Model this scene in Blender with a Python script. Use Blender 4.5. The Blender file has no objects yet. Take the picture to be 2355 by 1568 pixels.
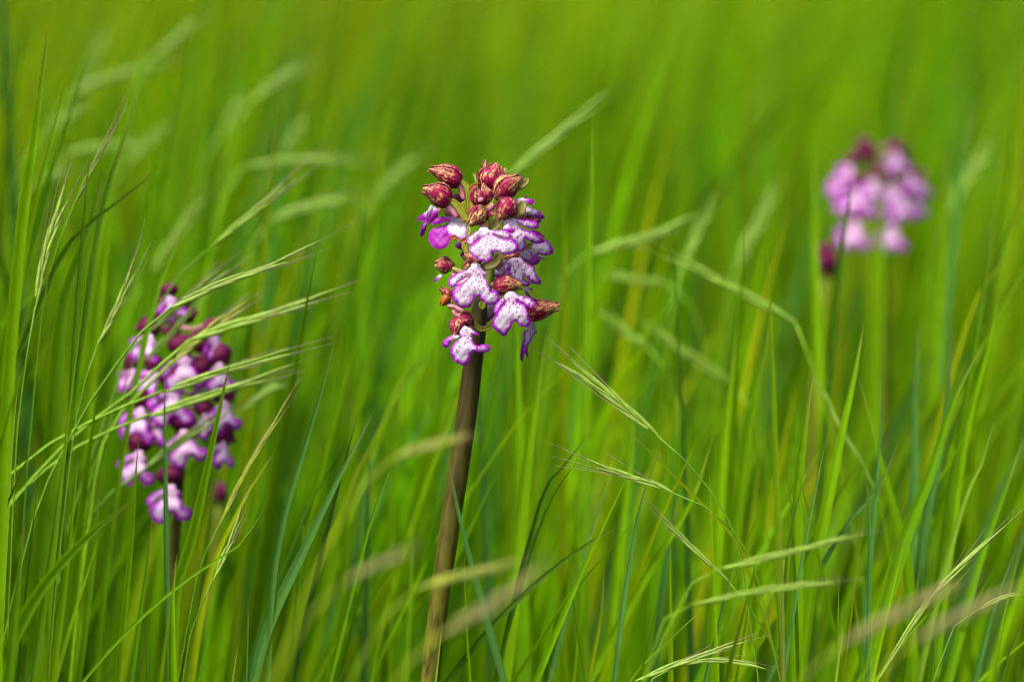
import bpy, math, random
import numpy as np
from mathutils import Vector, Matrix
from mathutils.geometry import delaunay_2d_cdt

random.seed(7)
rng = np.random.default_rng(11)
SC = bpy.context.scene
COL = SC.collection

# ------------------------------------------------------------------ camera
W, H = 2354.0, 1568.0            # traced frame
FW = 0.30                        # metres across the frame at the focus plane
FOC = 1.125                      # focus distance
PITCH = math.radians(10)
CENTRE = Vector((0, 0, 0.28))
FWD = Vector((0, math.cos(PITCH), -math.sin(PITCH)))
UPV = Vector((0, math.sin(PITCH), math.cos(PITCH)))
RGT = Vector((1, 0, 0))
CAM = CENTRE - FWD * FOC
cd = bpy.data.cameras.new('camera')
cam = bpy.data.objects.new('camera', cd)
COL.objects.link(cam)
cam.location = CAM
cam.rotation_euler = (math.radians(90) - PITCH, 0, 0)
cd.sensor_width = 36
cd.lens = 36 * FOC / FW
cd.clip_start = 0.02
cd.clip_end = 600
cd.dof.use_dof = True
cd.dof.focus_distance = FOC - 0.004
cd.dof.aperture_fstop = 5.6
SC.camera = cam

# ------------------------------------------------------------------ light
SUN_EL, SUN_AZ = math.radians(60), math.radians(-130)    # azimuth from +Y, towards -X: high over the photographer's left shoulder
wd = bpy.data.worlds.new('World')
SC.world = wd
wd.use_nodes = True
nt = wd.node_tree
bg = nt.nodes['Background']
sky = nt.nodes.new('ShaderNodeTexSky')
sky.sky_type = 'NISHITA'
sky.sun_disc = False
sky.sun_elevation = SUN_EL
sky.sun_rotation = SUN_AZ
sky.dust_density = 6.0
sky.air_density = 0.5
sky.ozone_density = 0.6
nt.links.new(sky.outputs[0], bg.inputs[0])
bg.inputs[1].default_value = 0.08
sd = bpy.data.lights.new('sun', 'SUN')
sun = bpy.data.objects.new('sun', sd)
COL.objects.link(sun)
sd.energy = 1.5
sd.angle = math.radians(14)
sd.color = (1.0, 0.96, 0.88)
sdir = Vector((math.sin(SUN_AZ) * math.cos(SUN_EL), math.cos(SUN_AZ) * math.cos(SUN_EL), math.sin(SUN_EL)))
sun.rotation_euler = sdir.to_track_quat('Z', 'Y').to_euler()
sun.location = sdir * 5
SC.view_settings.view_transform = 'Standard'
SC.view_settings.look = 'None'
SC.view_settings.gamma = 1
SC.view_settings.use_curve_mapping = False
SC.view_settings.exposure = 2.25
SC.cycles.use_denoising = True
SC.cycles.max_bounces = 7
SC.cycles.diffuse_bounces = 5
SC.cycles.transmission_bounces = 5
SC.cycles.glossy_bounces = 2
SC.cycles.caustics_reflective = False
SC.cycles.caustics_refractive = False


# ------------------------------------------------------------------ helpers
def P(u, v, dd=0.0):
    """a place in the meadow: u, v on the traced frame, dd metres beyond the focus plane"""
    D = FOC + dd
    k = FW / FOC * D / W
    return CAM + FWD * D + RGT * ((u - W / 2) * k) + UPV * ((H / 2 - v) * k)


def mm(px, dd=0.0):
    return px * FW / FOC * (FOC + dd) / W


WLOC = {}


def empty(name, loc, parent=None):
    o = bpy.data.objects.new(name, None)
    COL.objects.link(o)
    loc = Vector(loc)
    o.empty_display_size = 0.01
    if parent is not None:
        o.parent = parent
        o.location = loc - WLOC[parent.name]
    else:
        o.location = loc
    WLOC[o.name] = loc
    return o


def tag(o, label=None, cat=None, group=None, kind=None):
    if label: o['label'] = label
    if cat: o['category'] = cat
    if group: o['group'] = group
    if kind: o['kind'] = kind
    return o


def link(name, me, mat, parent=None, origin=None):
    """mesh in world coordinates -> object under parent (or with its own origin)"""
    o = bpy.data.objects.new(name, me)
    COL.objects.link(o)
    if mat: me.materials.append(mat)
    off = WLOC[parent.name] if parent is not None else Vector(origin or (0, 0, 0))
    n = len(me.vertices)
    co = np.empty(n * 3, np.float32)
    me.vertices.foreach_get('co', co)
    co = co.reshape(-1, 3) - np.array(off, np.float32)
    me.vertices.foreach_set('co', co.ravel())
    me.update()
    if parent is not None:
        o.parent = parent
        WLOC[o.name] = off
    else:
        o.location = off
        WLOC[o.name] = off
    return o


def mesh_np(name, co, faces, smooth=True, fattr=None, cattr=None):
    """faces: (n,3) or (n,4) int array"""
    co = np.asarray(co, np.float32).reshape(-1, 3)
    faces = np.asarray(faces, np.int32)
    k = faces.shape[1]
    me = bpy.data.meshes.new(name)
    me.vertices.add(len(co))
    me.vertices.foreach_set('co', co.ravel())
    me.loops.add(faces.size)
    me.loops.foreach_set('vertex_index', faces.ravel())
    me.polygons.add(len(faces))
    me.polygons.foreach_set('loop_start', np.arange(0, faces.size, k, dtype=np.int32))
    me.polygons.foreach_set('loop_total', np.full(len(faces), k, np.int32))
    me.polygons.foreach_set('use_smooth', np.full(len(faces), smooth, bool))
    for an, arr in (fattr or {}).items():
        a = me.attributes.new(an, 'FLOAT', 'POINT')
        a.data.foreach_set('value', np.asarray(arr, np.float32).ravel())
    for an, arr in (cattr or {}).items():
        a = me.attributes.new(an, 'FLOAT_COLOR', 'POINT')
        a.data.foreach_set('color', np.asarray(arr, np.float32).ravel())
    me.update(calc_edges=True)
    me.validate()
    return me


def catmull(pts, n):
    """n points along a Catmull-Rom through pts (Vectors or tuples), evenly in parameter length"""
    p = np.array([tuple(q) for q in pts], float)
    if len(p) == 2:
        t = np.linspace(0, 1, n)[:, None]
        return p[0] * (1 - t) + p[1] * t
    d = np.r_[0, np.cumsum(np.linalg.norm(np.diff(p, axis=0), axis=1))]
    q = np.vstack([2 * p[0] - p[1], p, 2 * p[-1] - p[-2]])
    out = []
    for s in np.linspace(0, d[-1], n):
        i = min(max(np.searchsorted(d, s, 'right') - 1, 0), len(p) - 2)
        t = (s - d[i]) / max(d[i + 1] - d[i], 1e-9)
        a, b, c, e = q[i], q[i + 1], q[i + 2], q[i + 3]
        out.append(0.5 * (2 * b + (c - a) * t + (2 * a - 5 * b + 4 * c - e) * t * t + (3 * b - a - 3 * c + e) * t ** 3))
    return np.array(out)


def norm(v):
    return v / np.maximum(np.linalg.norm(v, axis=-1, keepdims=True), 1e-12)


def tangents(p):
    return norm(np.gradient(p, axis=0))


def grid_faces(rows, cols, off=0, closed=False):
    f = []
    cc = cols if closed else cols - 1
    for i in range(rows - 1):
        for j in range(cc):
            a = i * cols + j
            b = i * cols + (j + 1) % cols
            f.append((off + a, off + b, off + b + cols, off + a + cols))
    return f


def tube(name, pts, radii, n=20, seg=8, ribs=0.0):
    """closed tube along pts; radii sampled along it"""
    p = catmull(pts, n)
    t = tangents(p)
    r = np.interp(np.linspace(0, 1, n), np.linspace(0, 1, len(radii)), radii)
    ref = np.array((0.12, -1, 0.2))
    a = norm(np.cross(t, ref))
    b = np.cross(t, a)
    ang = np.linspace(0, 2 * math.pi, seg, endpoint=False)
    rr = r[:, None] * (1 + ribs * np.cos(ang * seg / 2))[None, :]
    co = p[:, None, :] + rr[..., None] * (np.cos(ang)[None, :, None] * a[:, None, :] + np.sin(ang)[None, :, None] * b[:, None, :])
    co = co.reshape(-1, 3)
    f = grid_faces(n, seg, closed=True)
    co = np.vstack([co, p[0], p[-1]])
    A, B = len(co) - 2, len(co) - 1
    for j in range(seg):
        k = (j + 1) % seg
        f.append((A, k, j, A))
        f.append((B, (n - 1) * seg + j, (n - 1) * seg + k, B))
    quads = [q for q in f if len(set(q)) == 4]
    tris = [tuple(dict.fromkeys(q)) for q in f if len(set(q)) == 3]
    tri = [(q[0], q[1], q[2]) for q in quads] + [(q[0], q[2], q[3]) for q in quads] + tris
    st = np.r_[np.repeat(np.linspace(0, 1, n), seg), 0, 1]
    sa = np.r_[np.tile(ang / (2 * math.pi), n), 0, 0]
    return mesh_np(name, co, tri, fattr={'along': st, 'across': sa})


# ------------------------------------------------------------------ materials
def new_mat(name):
    m = bpy.data.materials.new(name)
    m.use_nodes = True
    n = m.node_tree
    n.nodes.clear()
    out = n.nodes.new('ShaderNodeOutputMaterial')
    return m, n, out


def N(n, t, **kw):
    x = n.nodes.new(t)
    for k, v in kw.items():
        if k == 'inp':
            for a, b in v.items():
                x.inputs[a].default_value = b
        else:
            setattr(x, k, v)
    return x


def attr(n, name):
    return N(n, 'ShaderNodeAttribute', attribute_name=name)


def math_node(n, op, a, b=None, c=None, clamp=False):
    x = N(n, 'ShaderNodeMath', operation=op, use_clamp=clamp)
    for i, v in enumerate((a, b, c)):
        if v is None: continue
        if hasattr(v, 'links'):
            n.links.new(v, x.inputs[i])
        else:
            x.inputs[i].default_value = v
    return x.outputs[0]


def mixc(n, fac, a, b, blend='MIX'):
    x = N(n, 'ShaderNodeMix', data_type='RGBA', blend_type=blend)
    for s, v in ((x.inputs[0], fac), (x.inputs[6], a), (x.inputs[7], b)):
        if hasattr(v, 'links'):
            n.links.new(v, s)
        elif isinstance(v, (tuple, list)):
            s.default_value = (*v[:3], 1)
        else:
            s.default_value = v
    return x.outputs[2]


def smooth(n, v, lo, hi):
    x = N(n, 'ShaderNodeMapRange', interpolation_type='SMOOTHSTEP')
    n.links.new(v, x.inputs[0])
    x.inputs[1].default_value = lo
    x.inputs[2].default_value = hi
    return x.outputs[0]


def noise(n, scale, vec=None, detail=3, rough=0.55):
    x = N(n, 'ShaderNodeTexNoise', inp={'Scale': scale, 'Detail': detail, 'Roughness': rough})
    if vec is not None: n.links.new(vec, x.inputs['Vector'])
    return x.outputs[0]


def leafy(n, out, col, trans, rough=0.45, spec=0.35, tcol=None, bump=None):
    pr = N(n, 'ShaderNodeBsdfPrincipled', inp={'Roughness': rough, 'Specular IOR Level': spec})
    n.links.new(col, pr.inputs['Base Color'])
    tr = N(n, 'ShaderNodeBsdfTranslucent')
    n.links.new(tcol if tcol is not None else col, tr.inputs[0])
    if bump is not None:
        bp = N(n, 'ShaderNodeBump', inp={'Strength': 0.35, 'Distance': 0.0003})
        n.links.new(bump, bp.inputs['Height'])
        n.links.new(bp.outputs[0], pr.inputs['Normal'])
    mx = N(n, 'ShaderNodeMixShader', inp={0: trans})
    n.links.new(pr.outputs[0], mx.inputs[1])
    n.links.new(tr.outputs[0], mx.inputs[2])
    n.links.new(mx.outputs[0], out.inputs[0])


def grass_material():
    m, n, out = new_mat('grass_blade')
    t = attr(n, 'tint')
    ac = attr(n, 'across')
    w = math_node(n, 'SINE', math_node(n, 'MULTIPLY', ac.outputs['Fac'], 26.0))
    tc = N(n, 'ShaderNodeTexCoord')
    nz = noise(n, 120.0, tc.outputs['Object'])
    v = math_node(n, 'ADD', math_node(n, 'MULTIPLY', w, 0.12), math_node(n, 'MULTIPLY_ADD', nz, 0.5, 0.75))
    cmb = N(n, 'ShaderNodeCombineColor')
    for i in range(3): n.links.new(v, cmb.inputs[i])
    col = mixc(n, 1.0, t.outputs['Color'], cmb.outputs[0], 'MULTIPLY')
    tcol = mixc(n, 1.0, col, (1.2, 1.2, 0.3), 'MULTIPLY')
    leafy(n, out, col, 0.50, 0.6, 0.035, tcol, w)
    return m


def head_material():
    m, n, out = new_mat('grass_head')
    t = attr(n, 'tint')
    nz = noise(n, 500.0, N(n, 'ShaderNodeTexCoord').outputs['Object'])
    v = math_node(n, 'MULTIPLY_ADD', nz, 0.8, 0.38)
    cmb = N(n, 'ShaderNodeCombineColor')
    for i in range(3): n.links.new(v, cmb.inputs[i])
    col = mixc(n, 1.0, t.outputs['Color'], cmb.outputs[0], 'MULTIPLY')
    leafy(n, out, col, 0.06, 0.5, 0.2)
    return m


def lip_material(name, w1, w2):
    m, n, out = new_mat(name)
    tc = N(n, 'ShaderNodeTexCoord')
    ob = tc.outputs['Object']
    pig = attr(n, 'pigment').outputs['Fac']
    spot = attr(n, 'spots').outputs['Fac']
    nz = noise(n, 1500.0, ob, 4, 0.7)
    nz2 = noise(n, 260.0, ob, 2)
    f = math_node(n, 'ADD', math_node(n, 'MULTIPLY', pig, 1.25), math_node(n, 'MULTIPLY_ADD', nz, 1.9, -0.95))
    f = smooth(n, f, 0.22, 1.0)
    white = mixc(n, smooth(n, nz2, 0.35, 0.7), w1, w2)
    white = mixc(n, math_node(n, 'MULTIPLY', spot, 0.4), white, (0.44, 0.26, 0.36))
    mag = mixc(n, nz2, (0.24, 0.001, 0.36), (0.34, 0.002, 0.40))
    c = mixc(n, f, white, mag)
    edge = smooth(n, pig, 0.8, 1.0)
    c = mixc(n, math_node(n, 'MULTIPLY', edge, 0.7), c, (0.17, 0.002, 0.13))
    vor = N(n, 'ShaderNodeTexVoronoi', inp={'Scale': 1250.0, 'Randomness': 1.0})
    n.links.new(ob, vor.inputs['Vector'])
    dot = math_node(n, 'LESS_THAN', vor.outputs['Distance'], 0.30)
    dot = math_node(n, 'MULTIPLY', dot, math_node(n, 'GREATER_THAN', spot, math_node(n, 'MULTIPLY', noise(n, 500, ob), 0.5)))
    c = mixc(n, dot, c, (0.15, 0.002, 0.12))
    leafy(n, out, c, 0.25, 0.5, 0.25, bump=nz)
    return m


def hood_material(name, ground, ground2, vein, blush, amount):
    m, n, out = new_mat(name)
    t = attr(n, 'along').outputs['Fac']
    a = attr(n, 'across').outputs['Fac']
    ob = N(n, 'ShaderNodeTexCoord').outputs['Object']
    n1 = noise(n, 420.0, ob, 3)
    n2 = noise(n, 1500.0, ob, 4, 0.7)
    n3 = noise(n, 180.0, ob, 1)
    x = math_node(n, 'ADD', math_node(n, 'MULTIPLY', a, 2.6), math_node(n, 'MULTIPLY', n1, 2.2))
    fr = math_node(n, 'ABSOLUTE', math_node(n, 'SUBTRACT', math_node(n, 'FRACT', x), 0.5))
    line = math_node(n, 'SUBTRACT', 1.0, smooth(n, fr, 0.12, 0.26))
    brk = smooth(n, n2, 0.36, 0.5)
    line = math_node(n, 'MULTIPLY', line, brk)
    fleck = smooth(n, n2, 0.49, 0.55)
    v = math_node(n, 'MAXIMUM', line, math_node(n, 'MULTIPLY', fleck, 0.9))
    g = mixc(n, n3, ground, ground2)
    bl = math_node(n, 'MULTIPLY', math_node(n, 'SUBTRACT', 1.0, smooth(n, t, 0.2, 1.05)), amount)
    bl = math_node(n, 'MULTIPLY', bl, smooth(n, n1, 0.40, 0.60), clamp=True)
    g = mixc(n, bl, g, blush)
    rim = smooth(n, math_node(n, 'ABSOLUTE', a), 0.82, 0.98)
    c = mixc(n, math_node(n, 'MULTIPLY', fleck, 0.85), g, blush)
    c = mixc(n, math_node(n, 'MAXIMUM', line, math_node(n, 'MULTIPLY', rim, 0.8)), c, vein)
    leafy(n, out, c, 0.12, 0.6, 0.15, bump=n2)
    return m


def plain_material(name, c1, c2, scale=300.0, trans=0.15, rough=0.45, stretch=None):
    m, n, out = new_mat(name)
    ob = N(n, 'ShaderNodeTexCoord').outputs['Object']
    if stretch:
        mp = N(n, 'ShaderNodeMapping', inp={'Scale': stretch})
        n.links.new(ob, mp.inputs[0])
        ob = mp.outputs[0]
    nz = noise(n, scale, ob, 4, 0.6)
    c = mixc(n, smooth(n, nz, 0.3, 0.7), c1, c2)
    leafy(n, out, c, trans, rough, 0.35, bump=nz)
    return m


def stem_material():
    m, n, out = new_mat('orchid_stem')
    t = attr(n, 'along').outputs['Fac']
    a = attr(n, 'across').outputs['Fac']
    cm = N(n, 'ShaderNodeCombineXYZ')
    n.links.new(math_node(n, 'MULTIPLY', a, 15.0), cm.inputs[0])
    n.links.new(math_node(n, 'MULTIPLY', t, 9.0), cm.inputs[1])
    st = noise(n, 1.6, cm.outputs[0], 5, 0.65)
    cm2 = N(n, 'ShaderNodeCombineXYZ')
    n.links.new(math_node(n, 'MULTIPLY', a, 7.0), cm2.inputs[0])
    n.links.new(math_node(n, 'MULTIPLY', t, 26.0), cm2.inputs[1])
    bl = noise(n, 1.3, cm2.outputs[0], 3)
    c = mixc(n, smooth(n, st, 0.3, 0.8), (0.010, 0.006, 0.002), (0.040, 0.030, 0.003))
    low = math_node(n, 'SUBTRACT', 1.0, smooth(n, t, 0.52, 0.88))
    c = mixc(n, math_node(n, 'MULTIPLY', low, smooth(n, bl, 0.25, 0.6)), c, (0.085, 0.082, 0.006))
    c = mixc(n, smooth(n, t, 0.885, 0.91), c, (0.08, 0.13, 0.008))
    leafy(n, out, c, 0.03, 0.5, 0.12, bump=st)
    return m


M_GRASS = grass_material()
M_HEAD = head_material()
M_LIP = lip_material('orchid_lip', (0.50, 0.45, 0.55), (0.48, 0.38, 0.49))
M_LIPPINK = lip_material('orchid_lip_pink', (0.62, 0.50, 0.66), (0.52, 0.25, 0.50))
M_LIPSOFT = lip_material('orchid_lip_soft', (0.50, 0.37, 0.50), (0.42, 0.22, 0.38))
M_STEM = stem_material()
M_HOOD = hood_material('sepal_crimson', (0.48, 0.25, 0.12), (0.30, 0.16, 0.06), (0.055, 0.002, 0.020), (0.21, 0.002, 0.040), 2.4)
M_TAN = hood_material('sepal_tan', (0.46, 0.31, 0.12), (0.30, 0.22, 0.05), (0.075, 0.003, 0.018), (0.19, 0.003, 0.036), 1.7)
M_DARK = hood_material('sepal_dark', (0.16, 0.05, 0.04), (0.10, 0.04, 0.03), (0.05, 0.003, 0.015), (0.10, 0.004, 0.03), 1.2)
M_MAROON = hood_material('sepal_maroon', (0.11, 0.006, 0.04), (0.06, 0.004, 0.02), (0.035, 0.001, 0.014), (0.11, 0.001, 0.045), 1.5)
M_OLIVE = plain_material('inner_sepal_olive', (0.12, 0.11, 0.018), (0.20, 0.16, 0.035), 500)
M_BRACT = plain_material('bract_green', (0.15, 0.17, 0.008), (0.24, 0.22, 0.012), 300, 0.25)
M_OVARY = plain_material('ovary_pink', (0.42, 0.09, 0.18), (0.50, 0.24, 0.26), 350, 0.2)
M_OVGREEN = plain_material('ovary_green', (0.20, 0.22, 0.05), (0.30, 0.20, 0.10), 350, 0.2)
M_ORANGE = plain_material('withered_orange', (0.30, 0.07, 0.003), (0.16, 0.035, 0.005), 600, 0.15)
M_AWN = None


def soil_material():
    m, n, out = new_mat('meadow_soil')
    ob = N(n, 'ShaderNodeTexCoord').outputs['Object']
    nz = noise(n, 18, ob, 8, 0.7)
    c = mixc(n, smooth(n, nz, 0.35, 0.65), (0.030, 0.032, 0.008), (0.05, 0.075, 0.012))
    pr = N(n, 'ShaderNodeBsdfPrincipled', inp={'Roughness': 0.9})
    n.links.new(c, pr.inputs['Base Color'])
    n.links.new(pr.outputs[0], out.inputs[0])
    return m


# ------------------------------------------------------------------ ground
S = 250.0
gx = np.linspace(-1, 1, 81)
gx = np.sign(gx) * (np.abs(gx) ** 3) * S
X, Y = np.meshgrid(gx, gx)
Z = 0.006 * np.sin(X * 5.1 + 1) * np.cos(Y * 4.3) * (np.hypot(X, Y) < 12) - 0.004
ground = link('ground', mesh_np('ground', np.stack([X, Y, Z], -1), grid_faces(81, 81)), soil_material())
tag(ground, 'dark mossy meadow soil under the grass', 'ground', kind='structure')

# ------------------------------------------------------------------ meadow grass
TINTS = {                                  # base colours of the blades
    'bright': (0.135, 0.285, 0.002),
    'yellow': (0.195, 0.260, 0.003),
    'mid': (0.084, 0.200, 0.003),
    'blue': (0.060, 0.165, 0.030),
    'dark': (0.042, 0.105, 0.004),
    'pale': (0.165, 0.300, 0.022),
    'soft': (0.150, 0.280, 0.020),
    'dry': (0.140, 0.150, 0.022),
}


def blades(name, base, h, width, lean, face, tint, S=6, cols=3, tiptint=(1.1, 1.0, 0.9)):
    n = len(base)
    t = np.linspace(0, 1, S + 1)
    lm = np.linalg.norm(lean, axis=1)
    bend = rng.uniform(1.2, 2.6, n)
    horiz = lean[:, None, :] * (t[None, :] ** bend[:, None])[..., None] * h[:, None, None]
    z = h[:, None] * t[None, :] * (1 - 0.28 * np.minimum(lm, 1.2)[:, None] * t[None, :] ** 2)
    pos = np.zeros((n, S + 1, 3))
    pos[..., :2] = base[:, None, :] + horiz
    pos[..., 2] = z - 0.006
    prof = np.minimum(1, 0.62 + 1.2 * t) * np.clip((1 - t) / 0.75, 0, 1) ** 0.72
    tw = rng.normal(0, 0.7, n)
    ang = face[:, None] + tw[:, None] * t[None, :]
    wd_ = np.stack([np.cos(ang), np.sin(ang), np.zeros_like(ang)], -1)
    nr = np.stack([-np.sin(ang), np.cos(ang), np.zeros_like(ang)], -1)
    hw = width[:, None] * 0.5 * prof[None, :]
    if cols == 3:
        V = np.stack([pos - wd_ * hw[..., None], pos + nr * hw[..., None] * 0.45, pos + wd_ * hw[..., None]], 2)
    else:
        V = np.stack([pos - wd_ * hw[..., None], pos + wd_ * hw[..., None]], 2)
    idx = np.arange(n * (S + 1) * cols).reshape(n, S + 1, cols)
    q = np.stack([idx[:, :-1, :-1], idx[:, :-1, 1:], idx[:, 1:, 1:], idx[:, 1:, :-1]], -1).reshape(-1, 4)
    col = np.ones((n, S + 1, cols, 4))
    tt = (t ** 3)[None, :, None, None]
    col[..., :3] = tint[:, None, None, :] * (1 - tt + tt * np.array(tiptint))
    ac = np.broadcast_to(np.linspace(-1, 1, cols), (n, S + 1, cols))
    return mesh_np(name, V, q, fattr={'across': ac}, cattr={'tint': col})


def pick_tints(n, names, weights):
    a = np.array([TINTS[k] for k in names])
    c = a[rng.choice(len(names), n, p=np.array(weights) / sum(weights))]
    c = c * rng.uniform(0.75, 1.3, (n, 1))
    c[:, 0] *= rng.uniform(0.85, 1.2, n)
    return c


def project(p):
    d = p - np.array(CAM)
    D = d @ np.array(FWD)
    k = FW / FOC * D / W
    return W / 2 + d[:, 0] / k, H / 2 - (d @ np.array(UPV)) / k, D - FOC


HEADS = [(900, 1310, 700, 0.0, 1120), (235, 590, 1000, 0.10, 1250), (1860, 2180, 520, 0.32, 720)]   # u0, u1, row wanted free, depth


def field(name, label, n, xr, yr, hr, wr, S, cols, names, weights, lean_mu=(0.14, 0.0), lean_sd=0.105, tallleft=False, guard=True):
    y = rng.uniform(*yr, n)
    if yr[0] < 0:                             # looser stand among the orchids themselves
        y = y[~((y > -0.14) & (y < 0.075) & (rng.random(n) < 0.6))]
        n = len(y)
    x = rng.uniform(-1, 1, n) * (xr[0] + (xr[1] - xr[0]) * (y - yr[0]) / (yr[1] - yr[0]))
    patch = 0.5 + 0.5 * np.sin(x * 3.1 + 1.3 * np.sin(y * 2.2)) * np.cos(y * 2.7 + 0.5)
    h = rng.uniform(*hr, n) * (0.86 + 0.22 * patch)
    h *= np.where(rng.random(n) < 0.08, rng.uniform(1.05, 1.3, n), 1)
    if tallleft:
        h *= 1 + 0.22 * np.clip((-x - 0.03) / 0.12, 0, 1)
    lean = np.stack([rng.normal(lean_mu[0], lean_sd, n), rng.normal(lean_mu[1], lean_sd, n)], -1)
    base = np.stack([x, y], -1)
    if guard:                                 # grass is short right in front of the orchids
        for u0, u1, v0, d0, vfree in HEADS:
            for _ in range(6):
                hit = np.zeros(n, bool)
                for f in (0.55, 0.75, 0.9, 1.0):
                    tip = np.concatenate([base + lean * (h * f ** 1.9)[:, None], (h * f)[:, None]], 1)
                    u, v, dd = project(tip)
                    hit |= (u > u0) & (u < u1) & (v < vfree) & (dd < d0 + 0.012)
                h[hit] *= 0.88
    width = rng.uniform(*wr, n)
    face = rng.normal(0, 0.9, n)
    tint = pick_tints(n, names, weights)
    pf = np.sin(x * 6.3 + 2.0 * np.sin(y * 1.7)) * np.cos(y * 3.9 + x * 2.1) + 0.6 * np.sin(x * 17 + y * 5)
    tint = tint * (1 + 0.22 * pf)[:, None]
    tint[:, 0] *= 1 + 0.18 * np.sin(x * 4.1 - y * 2.3)
    me = blades(name, base, h, width, lean, face, tint, S, cols)
    o = link(name, me, M_GRASS)
    return tag(o, label, 'grass', kind='stuff')


field('meadow_grass', 'dense upright green meadow grass around the three orchids', 6500, (0.62, 1.05), (-0.55, 0.75),
      (0.155, 0.29), (0.0016, 0.0062), 7, 3, ['bright', 'mid', 'blue', 'yellow', 'dark'], [4, 4, 1.6, 1.2, 1.0], tallleft=True)
field('meadow_grass', 'soft bright green meadow grass in the field behind the orchids', 26000, (1.05, 2.4), (0.75, 3.4),
      (0.20, 0.37), (0.0025, 0.0075), 5, 2, ['bright', 'mid', 'blue', 'yellow', 'dark', 'pale'], [6, 3, 0.5, 2.0, 0.8, 0.5], guard=False)
field('meadow_grass', 'distant yellow green meadow grass filling the back of the field', 42000, (2.4, 6.0), (3.4, 14.0),
      (0.22, 0.40), (0.003, 0.009), 3, 2, ['bright', 'mid', 'blue', 'yellow', 'dark', 'pale'], [6, 3, 0.2, 2.4, 0.8, 0.5], guard=False)
field('meadow_grass', 'broad soft green blades standing close behind the orchids', 2300, (0.45, 0.95), (0.05, 0.9),
      (0.21, 0.335), (0.0038, 0.0085), 7, 3, ['bright', 'mid', 'blue', 'yellow', 'dark'], [5, 3, 1.2, 1.2, 0.8], tallleft=True)
field('meadow_grass', 'tall scattered blades overtopping the field behind the orchids', 1500, (0.7, 1.5), (0.5, 2.2),
      (0.30, 0.42), (0.004, 0.009), 6, 3, ['bright', 'yellow', 'blue', 'dark', 'pale'], [5, 3, 1, 1.5, 1])
field('meadow_grass', 'short dark undergrowth of fine blades between the taller grass', 9000, (0.8, 1.4), (-0.55, 2.2),
      (0.08, 0.19), (0.0014, 0.004), 4, 2, ['mid', 'dark', 'blue', 'bright'], [3, 2, 2, 2], lean_sd=0.35, guard=False)


# ------------------------------------------------------------------ single blades and grass heads
def to_ground(p, d, turn=0.10, step=0.012):
    """continue a stalk from p along d until it stands in the soil"""
    out = []
    p, d = Vector(p), Vector(d).normalized()
    down = Vector((0, 0, -1))
    for _ in range(120):
        if p.z < -0.004: break
        d = (d * (1 - turn) + down * turn).normalized()
        p = p + d * step
        out.append(p.copy())
    return out


def trace(pts, dd, dslope=0.0):
    """tip first in the list; depth changes from dd at the tip by dslope to the last traced point"""
    k = max(len(pts) - 1, 1)
    return [P(u, v, dd + dslope * i / k) for i, (u, v) in enumerate(pts)]


HUE = {'bright': 'bright green', 'mid': 'mid green', 'blue': 'blue green', 'dark': 'dark green', 'pale': 'pale green', 'dry': 'straw coloured', 'yellow': 'yellowish green', 'soft': 'soft green'}


def lean_words(tip, root):
    a = math.degrees(math.atan2(tip[0] - root[0], root[1] - tip[1]))
    d = 'right' if a > 0 else 'left'
    a = abs(a)
    if a < 6: return 'bolt upright'
    if a < 16: return 'leaning a little ' + d
    if a < 40: return 'leaning ' + d
    if a < 65: return 'slanting ' + d
    return 'nearly level with tip ' + d


def blade_words(pts, w, dd, tint, place):
    size = 'hair-thin' if w < 9 else 'slim' if w < 14 else 'medium-wide' if w < 21 else 'broad'
    return f"{size} {'blurred ' if dd > 0.055 else ''}{HUE[tint]} blade {lean_words(pts[0], pts[-1])} {place}"


def head_words(sp, dd, tint, place, kind):
    ln = math.dist(sp[0], sp[-1])
    size = 'short' if ln < 130 else 'medium' if ln < 230 else 'long'
    return f"{size} {kind} {HUE[tint].replace(' coloured', '')} grass head {lean_words(sp[-1], sp[0])} {place}"


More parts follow.
